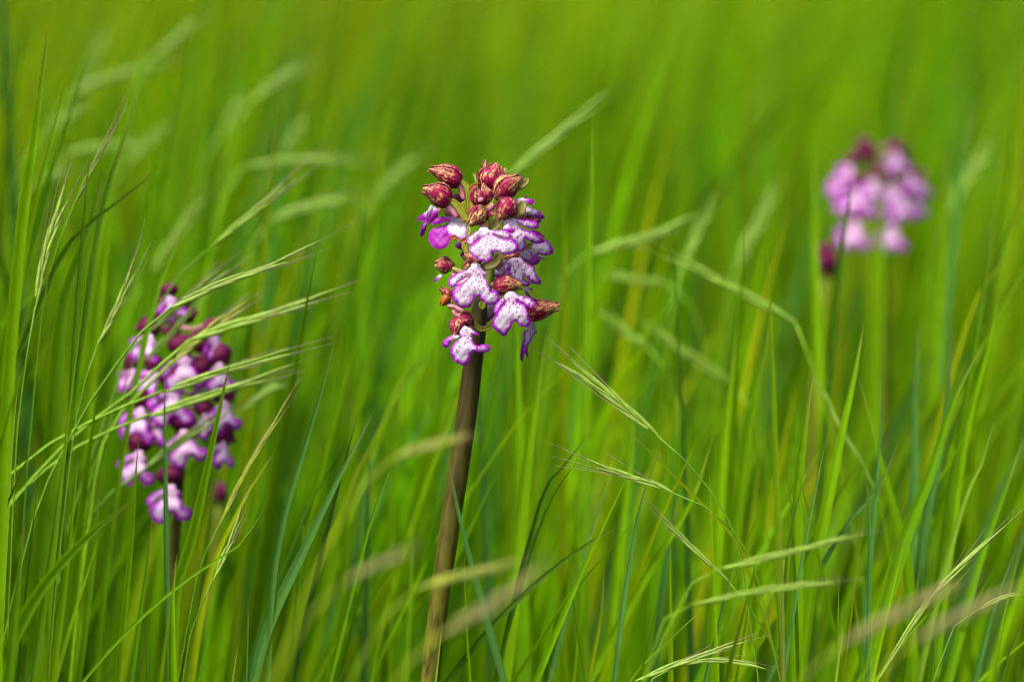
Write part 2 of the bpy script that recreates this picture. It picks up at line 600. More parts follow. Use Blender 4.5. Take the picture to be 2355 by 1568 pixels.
def blade_obj(pts, wpx, dd, tint, label, group, dslope=0.0, name='grass_shoot', roll=None, turn=0.10):
    p3 = trace(pts, dd, dslope)
    p3 = p3 + to_ground(p3[-1], p3[-1] - p3[-2], turn)
    n = 40
    c = catmull(p3[::-1], n)                     # root -> tip
    t = tangents(c)
    s = np.linspace(0, 1, n)
    w = mm(wpx, dd)
    ln = np.linalg.norm(np.diff(c, axis=0), axis=1).sum()
    tap = min(0.03 + w * 9, 0.08)
    prof = np.minimum(1, 0.8 + s) * np.clip((1 - s) * ln / tap, 0, 1) ** 0.75
    cam_dir = norm(np.array(CAM) - c)
    side = norm(np.cross(t, cam_dir))
    nrm = np.cross(side, t)
    roll = random.uniform(-0.45, 0.45) if roll is None else roll
    rr = roll + random.uniform(-0.4, 0.4) * s
    wide = w / max(math.cos(roll), 0.6)
    sd_ = side * np.cos(rr)[:, None] + nrm * np.sin(rr)[:, None]
    nn = nrm * np.cos(rr)[:, None] - side * np.sin(rr)[:, None]
    hw = (wide * 0.5 * prof)[:, None]
    V = np.stack([c - sd_ * hw, c - sd_ * hw * 0.5 - nn * hw * 0.28, c - nn * hw * 0.42, c + sd_ * hw * 0.5 - nn * hw * 0.28, c + sd_ * hw], 1)
    col = np.ones((n, 5, 4))
    tn = np.array(TINTS[tint]) * random.uniform(0.85, 1.2)
    dry = np.array((0.20, 0.12, 0.05))
    k = np.clip((s - 0.93) / 0.07, 0, 1)[:, None] * 0.5
    col[..., :3] = (tn[None] * (1 - k) + dry[None] * k)[:, None, :] * np.array([1, 0.92, 1.12, 0.92, 1])[None, :, None]
    me = mesh_np(name, V, grid_faces(n, 5), fattr={'across': np.tile(np.linspace(-1, 1, 5), (n, 1))}, cattr={'tint': col})
    o = link(name, me, M_GRASS, origin=Vector(c[0]))
    return tag(o, label, 'grass blade', group, 'thing')


def floret(base, d, length, width, awn, tint, tip, normal):
    """lens-shaped lemma with a hair-thin awn; returns verts, faces, tints"""
    d = np.array(Vector(d).normalized())
    nrm = np.array(Vector(normal).normalized())
    side = norm(np.cross(d, nrm))
    n = 7
    V, F, Cc = [], [], []
    for i in range(n):
        s = i / (n - 1)
        r = width * 0.5 * (math.sin(math.pi * min(1, 0.12 + 0.88 * s)) ** 0.8 if s < 1 else 0.06)
        r = max(r, width * 0.05)
        c = np.array(base) + d * length * s
        for j in range(6):
            a = 2 * math.pi * j / 6
            V.append(c + side * r * math.cos(a) + nrm * r * 0.55 * math.sin(a))
            q = 0.35 + 0.65 * s
            edge = 1.25 if j in (0, 3) else 0.9
            Cc.append((*(np.array(tint) * edge * (1 - q * 0.25) + np.array(tip) * q * 0.25), 1))
    F += grid_faces(n, 6, closed=True)
    o = len(V)
    m = 6
    a0 = np.array(base) + d * length
    bend = side * random.uniform(-0.06, 0.06) + nrm * random.uniform(-0.05, 0.05)
    for i in range(m):
        s = i / (m - 1)
        c = a0 + d * awn * s + bend * awn * s * s
        r = width * 0.085 * (1 - 0.6 * s)
        for j in range(3):
            a = 2 * math.pi * j / 3
            V.append(c + side * r * math.cos(a) + nrm * r * math.sin(a))
            Cc.append((*tip, 1))
    F += grid_faces(m, 3, o, closed=True)
    return V, F, Cc


LB = 'wind-swept grass head arching right across the half hidden orchid'
PINK = (0.26, 0.13, 0.12)


def brome(spike, stalk, wpx, dd, label, group, tint='pale', tip=PINK, nf=7, awn=0.55, dslope=0.0, spread=0.5, turn=0.12, stalk_tint='mid', thick=0.07):
    """spike: traced base -> tip of the grass head; stalk: traced on from its base towards the root"""
    if label is LB: label = head_words(spike, dd, tint, 'across the half hidden orchid', 'wind-swept')
    sp = trace(spike, dd, dslope * 0.3)
    st = [sp[0]] + trace(stalk, dd, dslope)
    prev = sp[1] if len(st) < 2 else st[-2]
    root = st + to_ground(st[-1], st[-1] - prev, turn)
    o = empty('brome_grass', root[-1])
    tag(o, label, 'grass head', group, 'thing')
    w = mm(wpx, dd)
    me = tube('stalk', root, [w * thick, w * thick, w * thick * 1.2], 26, 6)
    n = len(me.vertices)
    a = me.attributes.new('tint', 'FLOAT_COLOR', 'POINT')
    a.data.foreach_set('color', np.tile(np.array((*TINTS[stalk_tint], 1), np.float32), n))
    link('stalk', me, M_HEAD, o)
    c = catmull(sp, 40)
    L = np.linalg.norm(np.diff(c, axis=0), axis=1).sum()
    t = tangents(c)
    camd = norm(np.array(CAM) - c)
    side = norm(np.cross(t, camd))
    for i in range(nf):
        s = 0.62 * i / max(nf - 1, 1)
        k = int(s * 39)
        sg = -1 if i % 2 else 1
        fl = L * random.uniform(0.26, 0.38)
        ang = sg * random.uniform(0.5, 1.1) * spread * w / fl
        tgt = c[min(39, int((s + fl / L) * 39))] - c[k]
        d = norm(tgt) + side[k] * ang * 0.6
        b = c[k] + side[k] * sg * w * random.uniform(0.02, 0.10)
        nrm = camd[k] * (1 if random.random() < 0.8 else -1) + side[k] * random.uniform(-0.6, 0.6)
        tn = np.array(TINTS[tint]) * random.uniform(0.85, 1.25)
        V, F, Cc = floret(b, d, fl, w * random.uniform(0.26, 0.40) * (1.15 - 0.6 * s), L * awn * random.uniform(0.7, 1.05) * (1 - s * 0.55), tn, tip, nrm)
        me = mesh_np('floret', V, F, fattr={'across': np.zeros(len(V))}, cattr={'tint': Cc})
        link('floret', me, M_HEAD, o)
    return o


exec_blades = []


# (points tip -> root on the traced frame, width, depth, tint)
def many(rows, place, group):
    for r in rows:
        pts, w, dd, tint = r[:4]
        blade_obj(pts, w, dd, tint, blade_words(pts, w, dd, tint, place), group, dslope=r[4] if len(r) > 4 else 0.0)


# blades that stand out, each with words of its own
blade_obj([(112, 48), (80, 300), (45, 560), (12, 980), (0, 1250)], 30, -0.035, 'bright', 'tall straight blade rising highest of all the grass beside the left orchid', None)
blade_obj([(240, 372), (212, 495), (180, 585), (144, 706), (125, 950), (95, 1300)], 40, 0.045, 'mid', 'broad soft green blade left of the shaded orchid', None)
blade_obj([(378, 850), (379, 980), (382, 1224), (386, 1568)], 13, 0.02, 'blue', 'thin bluish blade standing upright in front of the half hidden orchid', None, roll=0.1)
blade_obj([(532, 812), (507, 932), (481, 1053), (440, 1240), (404, 1360), (398, 1568)], 24, 0.01, 'bright', 'bright green blade leaning across the right edge of the half hidden orchid', None)
blade_obj([(768, 782), (753, 847), (707, 1008), (661, 1159), (629, 1329), (615, 1568)], 13, 0.0, 'blue', 'long thin blue green blade leaning right between the two near orchids', None, roll=0.2)
blade_obj([(859, 946), (781, 1095), (689, 1283), (615, 1444), (583, 1567)], 26, 0.0, 'blue', 'blue green blade broadening towards its foot left of the dark stem', None, roll=0.2)
blade_obj([(918, 1026), (859, 1178), (817, 1329), (758, 1567)], 11, -0.01, 'mid', 'slim green blade with dry tip nearest the dark stem on its left', None)
blade_obj([(1023, 1025), (1055, 1182), (1089, 1314), (1119, 1426), (1160, 1567)], 17, -0.02, 'blue', 'bluish blade leaning left across the front of the dark orchid stem', None, roll=0.2)
blade_obj([(1018, 1424), (1010, 1490), (1001, 1567)], 9, -0.012, 'pale', 'short pale blade tip against the foot of the dark orchid stem', None)
blade_obj([(1067, 1250), (1070, 1400), (1080, 1567)], 9, -0.008, 'bright', 'thin upright green blade just right of the dark orchid stem', None)
blade_obj([(1257, 760), (1235, 900), (1217, 1020), (1192, 1240), (1158, 1567)], 34, 0.05, 'bright', 'wide bright blade behind the orchid, rising under its hanging withered petal', None)
blade_obj([(1518, 1035), (1471, 1167), (1437, 1363), (1412, 1567)], 13, 0.005, 'blue', 'slender blue green blade crossing behind the two drooping grass heads', None, roll=0.2)
blade_obj([(1305, 1250), (1319, 1377), (1349, 1567)], 17, -0.012, 'mid', 'blade with rounded tip leaning left under the drooping grass heads', None)
blade_obj([(1869, 846), (1853, 961), (1835, 1117), (1830, 1300), (1822, 1568)], 40, 0.018, 'bright', 'broadest bright green blade with sharp point in the grass below the far orchid', None, roll=0.05)
blade_obj([(1987, 735), (1963, 872), (1937, 987), (1905, 1142), (1869, 1314), (1840, 1568)], 28, 0.025, 'bright', 'tall bright blade rising just right of the broadest pointed blade', None, roll=0.2)
blade_obj([(1973, 862), (2020, 1044), (2061, 1194), (2085, 1290), (2100, 1568)], 26, 0.045, 'bright', 'green blade leaning left beyond the tall bright blade', None)
blade_obj([(2256, 795), (2191, 924), (2139, 1091), (2087, 1220), (2035, 1392), (1988, 1567)], 30, 0.02, 'mid', 'long green blade leaning far right below the far orchid', None, roll=0.3)
blade_obj([(1977, 376), (1957, 439), (1944, 510), (1932, 598), (1915, 760), (1890, 1100)], 16, 0.10, 'dark', 'dark thin blade crossing in front of the far blurred orchid', None)
blade_obj([(1872, 330), (1872, 500), (1878, 700), (1890, 1000)], 22, 0.16, 'bright', 'upright bright blade just left of the far blurred orchid', None)
blade_obj([(2030, 380), (2028, 520), (2022, 700), (2010, 1000)], 26, 0.24, 'bright', 'blurred green blade rising up the middle of the far orchid', None)
blade_obj([(2180, 330), (2172, 480), (2160, 700), (2140, 1000)], 26, 0.18, 'bright', 'bright upright blade just right of the far blurred orchid', None)
blade_obj([(317, 1141), (197, 1237), (92, 1357), (0, 1527)], 46, -0.03, 'mid', 'broad blade lying over to the right below the half hidden orchid', None)
blade_obj([(611, 1164), (551, 1251), (482, 1297), (422, 1338)], 8, 0.0, 'mid', 'fine arched blade curving below the half hidden orchid', None)
blade_obj([(1442, 1206), (1388, 1226), (1344, 1255), (1295, 1289)], 14, 0.008, 'dark', 'dark twisted blade tip bending right under the lower grass head', None)

many([
    ([(208, 328), (200, 420), (188, 560), (170, 800)], 12, 0.02, 'dark'),
    ([(324, 196), (293, 293), (261, 387), (220, 560), (170, 900)], 12, 0.05, 'dark'),
    ([(374, 369), (315, 432), (234, 491), (153, 567), (90, 700)], 12, 0.03, 'dark'),
    ([(477, 430), (441, 486), (396, 585), (360, 675), (330, 800)], 15, 0.05, 'mid'),
    ([(280, 340), (255, 480), (235, 640), (210, 900)], 20, 0.10, 'bright'),
], 'above the half hidden orchid', 'narrow blades above the half hidden orchid')
many([
    ([(179, 1045), (156, 1283), (124, 1536)], 16, -0.015, 'bright'),
    ([(145, 1050), (120, 1250), (80, 1530)], 15, -0.01, 'mid'),
    ([(47, 850), (28, 1000), (10, 1300)], 10, 0.0, 'pale'),
    ([(96, 990), (46, 1090), (-20, 1250)], 8, 0.0, 'dark'),
    ([(90, 1300), (95, 1420), (70, 1568)], 14, 0.01, 'mid'),
    ([(60, 1180), (40, 1350), (20, 1568)], 30, -0.05, 'mid'),
    ([(230, 1100), (215, 1300), (180, 1568)], 18, 0.03, 'mid'),
], 'left of the half hidden orchid', 'blades left of the half hidden orchid')
many([
    ([(319, 1006), (312, 1090), (300, 1260), (270, 1568)], 15, 0.01, 'bright'),
    ([(350, 1180), (338, 1300), (300, 1568)], 14, 0.02, 'mid'),
    ([(335, 1390), (337, 1480), (338, 1568)], 6, -0.005, 'blue'),
    ([(549, 1470), (541, 1520), (534, 1568)], 8, -0.01, 'pale'),
    ([(570, 1380), (570, 1450), (566, 1568)], 7, 0.0, 'blue'),
    ([(407, 1270), (398, 1370), (400, 1568)], 16, -0.004, 'bright'),
    ([(630, 1040), (560, 1150), (480, 1330), (440, 1568)], 17, 0.03, 'yellow'),
], 'beneath the half hidden orchid', 'blades beneath the half hidden orchid')
many([
    ([(660, 900), (640, 1050), (600, 1300), (560, 1568)], 22, 0.08, 'bright'),
    ([(740, 960), (735, 1150), (700, 1400), (690, 1568)], 24, 0.09, 'bright'),
    ([(810, 900), (800, 1100), (790, 1350), (770, 1568)], 22, 0.11, 'bright'),
    ([(850, 1020), (845, 1200), (840, 1400), (836, 1568)], 20, 0.07, 'blue'),
    ([(920, 880), (905, 1100), (880, 1350), (860, 1568)], 26, 0.13, 'bright'),
    ([(990, 800), (930, 880), (880, 960), (840, 1120), (800, 1400)], 22, 0.14, 'blue'),
    ([(700, 1150), (690, 1300), (670, 1568)], 18, 0.05, 'mid'),
    ([(950, 1180), (945, 1350), (930, 1568)], 22, 0.06, 'mid'),
], 'between half hidden orchid and dark stem', 'blades between the two near orchids')
many([
    ([(1359, 986), (1310, 1055), (1280, 1089), (1251, 1128), (1215, 1250)], 11, 0.02, 'dark'),
    ([(1334, 1050), (1295, 1104), (1260, 1163), (1225, 1260)], 10, 0.015, 'dark'),
], 'beyond the dark orchid stem', 'dark bent tips beside the dark stem')
many([
    ([(1525, 1324), (1491, 1470), (1470, 1568)], 8, -0.004, 'mid'),
    ([(1700, 1239), (1666, 1376), (1620, 1568)], 9, 0.0, 'blue'),
    ([(1742, 1246), (1724, 1376), (1692, 1568)], 8, 0.005, 'mid'),
    ([(1256, 1510), (1275, 1568)], 7, -0.01, 'pale'),
    ([(1320, 1100), (1330, 1300), (1340, 1568)], 24, 0.07, 'bright'),
    ([(1640, 1000), (1590, 1150), (1500, 1300), (1400, 1480), (1350, 1568)], 22, 0.04, 'bright'),
    ([(1460, 900), (1450, 1050), (1420, 1300)], 22, 0.09, 'bright'),
    ([(1200, 1150), (1220, 1350), (1230, 1568)], 20, 0.09, 'mid'),
    ([(1560, 1120), (1530, 1300), (1500, 1568)], 22, 0.06, 'blue'),
    ([(1290, 1330), (1290, 1450), (1300, 1568)], 24, 0.08, 'bright'),
    ([(1390, 1280), (1380, 1420), (1350, 1568)], 16, 0.03, 'yellow'),
], 'beneath the drooping grass heads', 'blades beneath the drooping grass heads')
many([
    ([(1900, 1000), (1869, 1158), (1838, 1320), (1800, 1568)], 9, 0.0, 'blue'),
    ([(1877, 1038), (1838, 1137), (1812, 1252), (1800, 1400)], 10, 0.004, 'dark'),
    ([(1807, 1070), (1815, 1130), (1822, 1200), (1830, 1400)], 9, 0.008, 'mid'),
    ([(1757, 1203), (1776, 1272), (1786, 1325), (1800, 1568)], 10, 0.0, 'mid'),
    ([(1796, 1168), (1799, 1376), (1800, 1568)], 9, -0.004, 'dry'),
    ([(1929, 1314), (1926, 1440), (1923, 1568)], 8, -0.005, 'mid'),
    ([(1942, 1428), (1930, 1500), (1921, 1568)], 14, -0.006, 'pale'),
    ([(1986, 1052), (1999, 1220), (1994, 1568)], 12, 0.01, 'blue'),
    ([(2027, 851), (2025, 960), (2015, 1120), (1990, 1400)], 11, 0.03, 'blue'),
    ([(1692, 753), (1677, 909), (1661, 1038), (1650, 1250)], 26, 0.07, 'bright'),
    ([(1770, 740), (1734, 924), (1718, 1012), (1690, 1250)], 26, 0.08, 'bright'),
    ([(1960, 1340), (1970, 1420), (1985, 1568)], 20, 0.03, 'mid'),
    ([(2110, 740), (2105, 900), (2100, 1150), (2095, 1400)], 20, 0.09, 'blue'),
    ([(2066, 1010), (2020, 1120), (1950, 1200), (1890, 1300)], 12, 0.03, 'blue'),
    ([(1780, 930), (1770, 1060), (1745, 1300)], 26, 0.10, 'bright'),
], 'below the far orchid', 'blades below the far orchid')
many([
    ([(2285, 970), (2253, 1075), (2222, 1137), (2180, 1280)], 16, 0.03, 'pale'),
    ([(2245, 215), (2220, 330), (2200, 480), (2170, 800)], 16, 0.20, 'blue'),
    ([(2340, 100), (2330, 300), (2300, 600), (2260, 900)], 22, 0.16, 'bright'),
    ([(2285, 470), (2270, 600), (2240, 800), (2190, 1100)], 16, 0.06, 'mid'),
    ([(2300, 640), (2270, 800), (2220, 1000), (2180, 1300)], 18, 0.05, 'bright'),
    ([(2354, 560), (2280, 630), (2230, 720), (2160, 950)], 16, 0.10, 'yellow'),
    ([(2354, 1000), (2310, 1130), (2250, 1300), (2180, 1568)], 20, 0.03, 'mid'),
    ([(2340, 1250), (2290, 1380), (2240, 1568)], 18, 0.02, 'blue'),
    ([(2354, 1420), (2320, 1500), (2300, 1568)], 12, 0.0, 'blue'),
    ([(2120, 1270), (2100, 1400), (2080, 1568)], 16, 0.02, 'mid'),
    ([(2150, 1400), (2150, 1480), (2150, 1568)], 10, 0.0, 'blue'),
    ([(2190, 760), (2170, 980), (2120, 1250), (2090, 1568)], 22, 0.05, 'blue'),
], 'right of the far orchid', 'leaning blades beside the far orchid')

# drooping grass heads
brome([(1510, 1001), (1388, 898), (1310, 840), (1262, 805)], [(1545, 1030), (1620, 1110), (1690, 1230), (1720, 1400)], 30, -0.002,
      'drooping green grass head with long fine awns reaching towards the withered petal', None, nf=8, spread=0.75, awn=0.6)
brome([(1545, 1133), (1491, 1108), (1422, 1089), (1330, 1056)], [(1593, 1152), (1660, 1190), (1730, 1290), (1770, 1450)], 24, -0.004,
      'pale grass head lying almost level below the drooping green head', None, nf=7, spread=0.4, awn=0.75)
brome([(1676, 1338), (1608, 1275), (1549, 1216), (1486, 1157)], [(1713, 1381), (1786, 1501), (1810, 1568)], 20, 0.004,
      'slender grass head slanting down to the right under the level one', None, nf=7, spread=0.3, awn=0.5)
blade_obj([(1412, 956), (1505, 1049), (1594, 1137), (1661, 1205), (1703, 1260), (1750, 1400)], 7, 0.01, 'yellow',
          'thin reddish green stalk slanting past the level grass head', None, name='grass_stalk')
# wind-swept heads across the half hidden orchid
G = 'grass heads swept across the half hidden orchid'
brome([(396, 706), (470, 664), (560, 634), (660, 597), (740, 556)], [(345, 740), (290, 810), (210, 920), (100, 1130), (50, 1300)], 26, 0.02,
      'sharp wind-swept grass head arching over the top of the half hidden orchid', None, nf=8, spread=0.3, awn=0.42, tint='pale', thick=0.11)
brome([(441, 778), (529, 749), (612, 727), (710, 692), (790, 662)], [(400, 807), (327, 884), (235, 950), (120, 1050), (10, 1180)], 35, 0.040, LB, G, nf=8, spread=0.3, awn=0.35, tint='bright', thick=0.11, stalk_tint='bright')
brome([(375, 899), (455, 870), (528, 848), (620, 822), (710, 795)], [(309, 924), (240, 955), (130, 1010), (20, 1095)], 32, 0.032, LB, G, nf=8, spread=0.25, awn=0.4, tint='bright', thick=0.11, stalk_tint='bright')
brome([(345, 953), (419, 928), (492, 903), (612, 870), (690, 838)], [(235, 998), (150, 1045), (60, 1120)], 32, 0.040, LB, G, nf=8, spread=0.25, awn=0.35, tint='bright', thick=0.11, stalk_tint='bright')
brome([(400, 829), (448, 785), (520, 730), (580, 690)], [(356, 873), (290, 935), (235, 1030), (200, 1250)], 36, 0.048, LB, G, nf=8, spread=0.3, awn=0.5, tint='yellow', thick=0.11, stalk_tint='bright')
brome([(345, 760), (411, 705), (470, 657), (540, 600)], [(290, 811), (257, 928), (200, 1080)], 33, 0.058, LB, G, nf=7, spread=0.35, awn=0.5, tint='mid', thick=0.11)
brome([(325, 1085), (390, 1030), (460, 985), (540, 930)], [(260, 1130), (180, 1230), (120, 1380)], 33, 0.062, LB, G, nf=7, spread=0.3, awn=0.5, tint='mid', thick=0.11)
brome([(330, 830), (375, 790), (441, 712), (470, 680)], [(300, 880), (260, 960), (210, 1100)], 25, 0.062, LB, G, nf=6, spread=0.3, awn=0.5, tint='mid', thick=0.11)
brome([(486, 567), (540, 522), (630, 450), (702, 385)], [(414, 630), (360, 710), (300, 850)], 26, 0.06,
      'soft grass head slanting up above the half hidden orchid with purplish awns', None, nf=7, spread=0.4, awn=0.75, tint='bright')
brome([(565, 1146), (545, 1205), (528, 1251), (490, 1330)][::-1], [(440, 1450), (420, 1568)], 20, 0.005,
      'pale grass head slanting up right beneath the half hidden orchid', None, nf=6, spread=0.3, awn=0.5)
brome([(505, 1205), (574, 1067), (643, 957), (680, 890)], [(459, 1306), (430, 1450)], 20, 0.02,
      'long upright grass head rising right of the half hidden orchid', None, nf=8, spread=0.3, awn=0.4, tint='yellow')
G2 = 'awned heads left of the half hidden orchid'
brome([(81, 706), (108, 563), (135, 490), (165, 410)], [(65, 800), (40, 1000), (25, 1300)], 30, 0.015, 'pale awned grass head standing upright beside the tall straight blade', None, nf=8, spread=0.5, awn=0.55, tint='pale')
brome([(170, 470), (207, 396), (252, 306), (275, 260)], [(140, 540), (100, 700), (70, 1000)], 18, 0.03, 'thin grass head with purplish awns leaning right above the half hidden orchid', G2, nf=6, spread=0.3, awn=0.75, tint='mid')
brome([(225, 790), (255, 735), (290, 660), (320, 580)], [(200, 860), (170, 1000), (140, 1250)], 24, 0.02, 'thin grass head with purplish awns leaning right above the half hidden orchid', G2, nf=6, spread=0.4, awn=0.7, tint='pale')

# far, soft grass heads
G3 = 'blurred pale grass heads behind the half hidden orchid'
L3_ = 'blurred pale grass head in the field beyond the half hidden orchid'
for i, (sp, w, dd) in enumerate([
    ([(95, 312), (150, 270), (215, 235)], 40, 0.22), ([(350, 132), (410, 85), (470, 30)], 44, 0.30),
    ([(585, 222), (650, 180), (712, 138)], 46, 0.26), ([(160, 215), (280, 170), (400, 145)], 40, 0.28),
    ([(560, 380), (700, 368), (860, 372)], 44, 0.22), ([(620, 505), (720, 470), (830, 452)], 44, 0.20),
    ([(515, 300), (540, 250), (560, 215)], 40, 0.30), ([(640, 370), (670, 320), (700, 262)], 44, 0.30),
    ([(70, 430), (120, 405), (180, 385)], 36, 0.22), ([(150, 350), (250, 335), (350, 330)], 40, 0.25),
    ([(290, 380), (340, 330), (400, 270)], 44, 0.30), ([(340, 640), (420, 520), (480, 430)], 46, 0.20),
    ([(560, 940), (610, 900), (660, 880)], 36, 0.10), ([(860, 460), (900, 410), (970, 350)], 46, 0.30),
    ([(170, 260), (200, 180), (240, 60)], 50, 0.34)]):
    b = sp[0]
    w = w * 0.72
    brome(sp, [(b[0] - 40, b[1] + 60), (b[0] - 70, b[1] + 200)], w, dd, head_words(sp, dd, 'soft', 'beyond the half hidden orchid', 'blurred'), G3, nf=7, spread=0.35, awn=0.55, tint='soft', tip=(0.15, 0.20, 0.04), stalk_tint='bright', thick=0.1)
G4 = 'blurred grass heads right of the tall orchid'
L4_ = 'blurred light grass head in the field beyond the drooping grass heads'
for sp, w, dd, st in [
    ([(1160, 410), (1280, 312), (1425, 198)], 34, 0.16, [(1100, 480), (1080, 620)]),
    ([(1350, 582), (1470, 552), (1610, 495)], 34, 0.16, [(1300, 620), (1280, 720)]),
    ([(1830, 745), (1700, 668), (1600, 618), (1490, 565)], 34, 0.10, [(1860, 820), (1900, 950)]),
    ([(1690, 890), (1560, 800), (1460, 722)], 34, 0.15, [(1730, 940), (1760, 1050)]),
    ([(1530, 652), (1450, 640), (1375, 628)], 30, 0.20, [(1590, 700), (1620, 800)]),
    ([(1490, 800), (1430, 755), (1375, 705)], 36, 0.16, [(1540, 860), (1560, 960)]),
    ([(1560, 640), (1610, 520), (1660, 430)], 36, 0.18, [(1540, 760), (1530, 900)]),
    ([(1690, 620), (1740, 520), (1800, 400)], 40, 0.25, [(1670, 720), (1660, 850)]),
    ([(2180, 480), (2230, 400), (2290, 310)], 44, 0.30, [(2150, 560), (2140, 700)]),
    ([(1870, 845), (1920, 960), (1990, 1080)][::-1], 18, 0.06, [(2020, 1140), (2050, 1300)])]:
    brome(sp, st, w, dd, head_words(sp, dd, 'soft', 'between tall and far orchids', 'blurred'), G4, nf=6, spread=0.35, awn=0.35, tint='soft', tip=(0.15, 0.22, 0.03), stalk_tint='bright')
# heads near the lens, soft in front of the stem
G5 = 'soft dry grass heads bending right in front of the focused grass'
L5_ = 'soft out of focus olive grass head bending right over the low grass'
for sp, w, dd, tn in [
    ([(1010, 1460), (1120, 1395), (1270, 1290)], 44, -0.20, 'dry'),
    ([(905, 1050), (1000, 1020), (1100, 1000)], 34, -0.15, 'yellow'),
    ([(960, 1350), (1110, 1310), (1230, 1280)], 30, -0.15, 'yellow'),
    ([(790, 1340), (860, 1300), (960, 1255)], 34, -0.20, 'dry'),
    ([(1931, 1480), (2035, 1423), (2253, 1319)], 40, -0.20, 'dry'),
    ([(2100, 1470), (2230, 1400), (2354, 1345)], 38, -0.21, 'dry')]:
    b, c = sp[0], sp[1]
    brome(sp, [(b[0] - 60, b[1] + 50), (b[0] - 110, b[1] + 130)], w, dd, head_words(sp, dd, tn, 'before the sharp grass', 'blurred'), G5, nf=6, spread=0.3, awn=0.3, tint=tn, stalk_tint='yellow')
G6 = 'pale heads low in the grass below the far orchid'
L6_ = 'light green grass head lying nearly level in the low grass'
for sp, w, dd, st in [
    ([(1661, 1304), (1776, 1278), (1905, 1246), (2000, 1222)], 24, -0.06, [(1600, 1330), (1560, 1400)]),
    ([(1594, 1387), (1724, 1361), (1879, 1340), (1950, 1325)], 24, -0.065, [(1530, 1420), (1500, 1500)]),
    ([(1464, 1563), (1568, 1522), (1672, 1485), (1740, 1460)], 22, -0.02, [(1420, 1600), (1400, 1660)]),
    ([(1560, 1528), (1650, 1515), (1790, 1540)], 20, -0.01, [(1500, 1560), (1470, 1620)]),
    ([(2020, 1558), (2139, 1371), (2243, 1272), (2330, 1185)], 26, 0.0, [(2000, 1600), (1990, 1660)]),
    ([(2250, 1400), (2300, 1375), (2354, 1360)], 18, -0.01, [(2200, 1430), (2170, 1500)])]:
    brome(sp, st, w, dd, head_words(sp, dd, 'bright' if dd < -0.05 else 'pale', 'low in the grass', 'blurred' if dd < -0.05 else 'awned'), G6, nf=7, spread=0.3, awn=0.3, tint='bright' if dd < -0.05 else 'pale', stalk_tint='bright')


# ------------------------------------------------------------------ orchid pieces
def z1(pts): return [(922.8 + x * 0.16814, 348.4 + y * 0.16814) for x, y in pts]
def z2(pts): return [(922.8 + x * 0.18017, 565.0 + y * 0.18017) for x, y in pts]


def poly_dist(q, poly):
    a = poly
    b = np.roll(poly, -1, axis=0)
    ab = b - a
    t = np.clip(np.einsum('ijk,jk->ij', q[:, None] - a[None], ab) / np.maximum((ab ** 2).sum(1), 1e-9), 0, 1)
    pr = a[None] + t[..., None] * ab[None]
    return np.sqrt(((q[:, None] - pr) ** 2).sum(2)).min(1)


def inside(q, poly):
    x, y = q[:, 0], q[:, 1]
    c = np.zeros(len(q), bool)
    j = len(poly) - 1
    for i in range(len(poly)):
        xi, yi = poly[i]
        xj, yj = poly[j]
        m = ((yi > y) != (yj > y)) & (x < (xj - xi) * (y - yi) / (yj - yi + 1e-12) + xi)
        c ^= m
        j = i
    return c


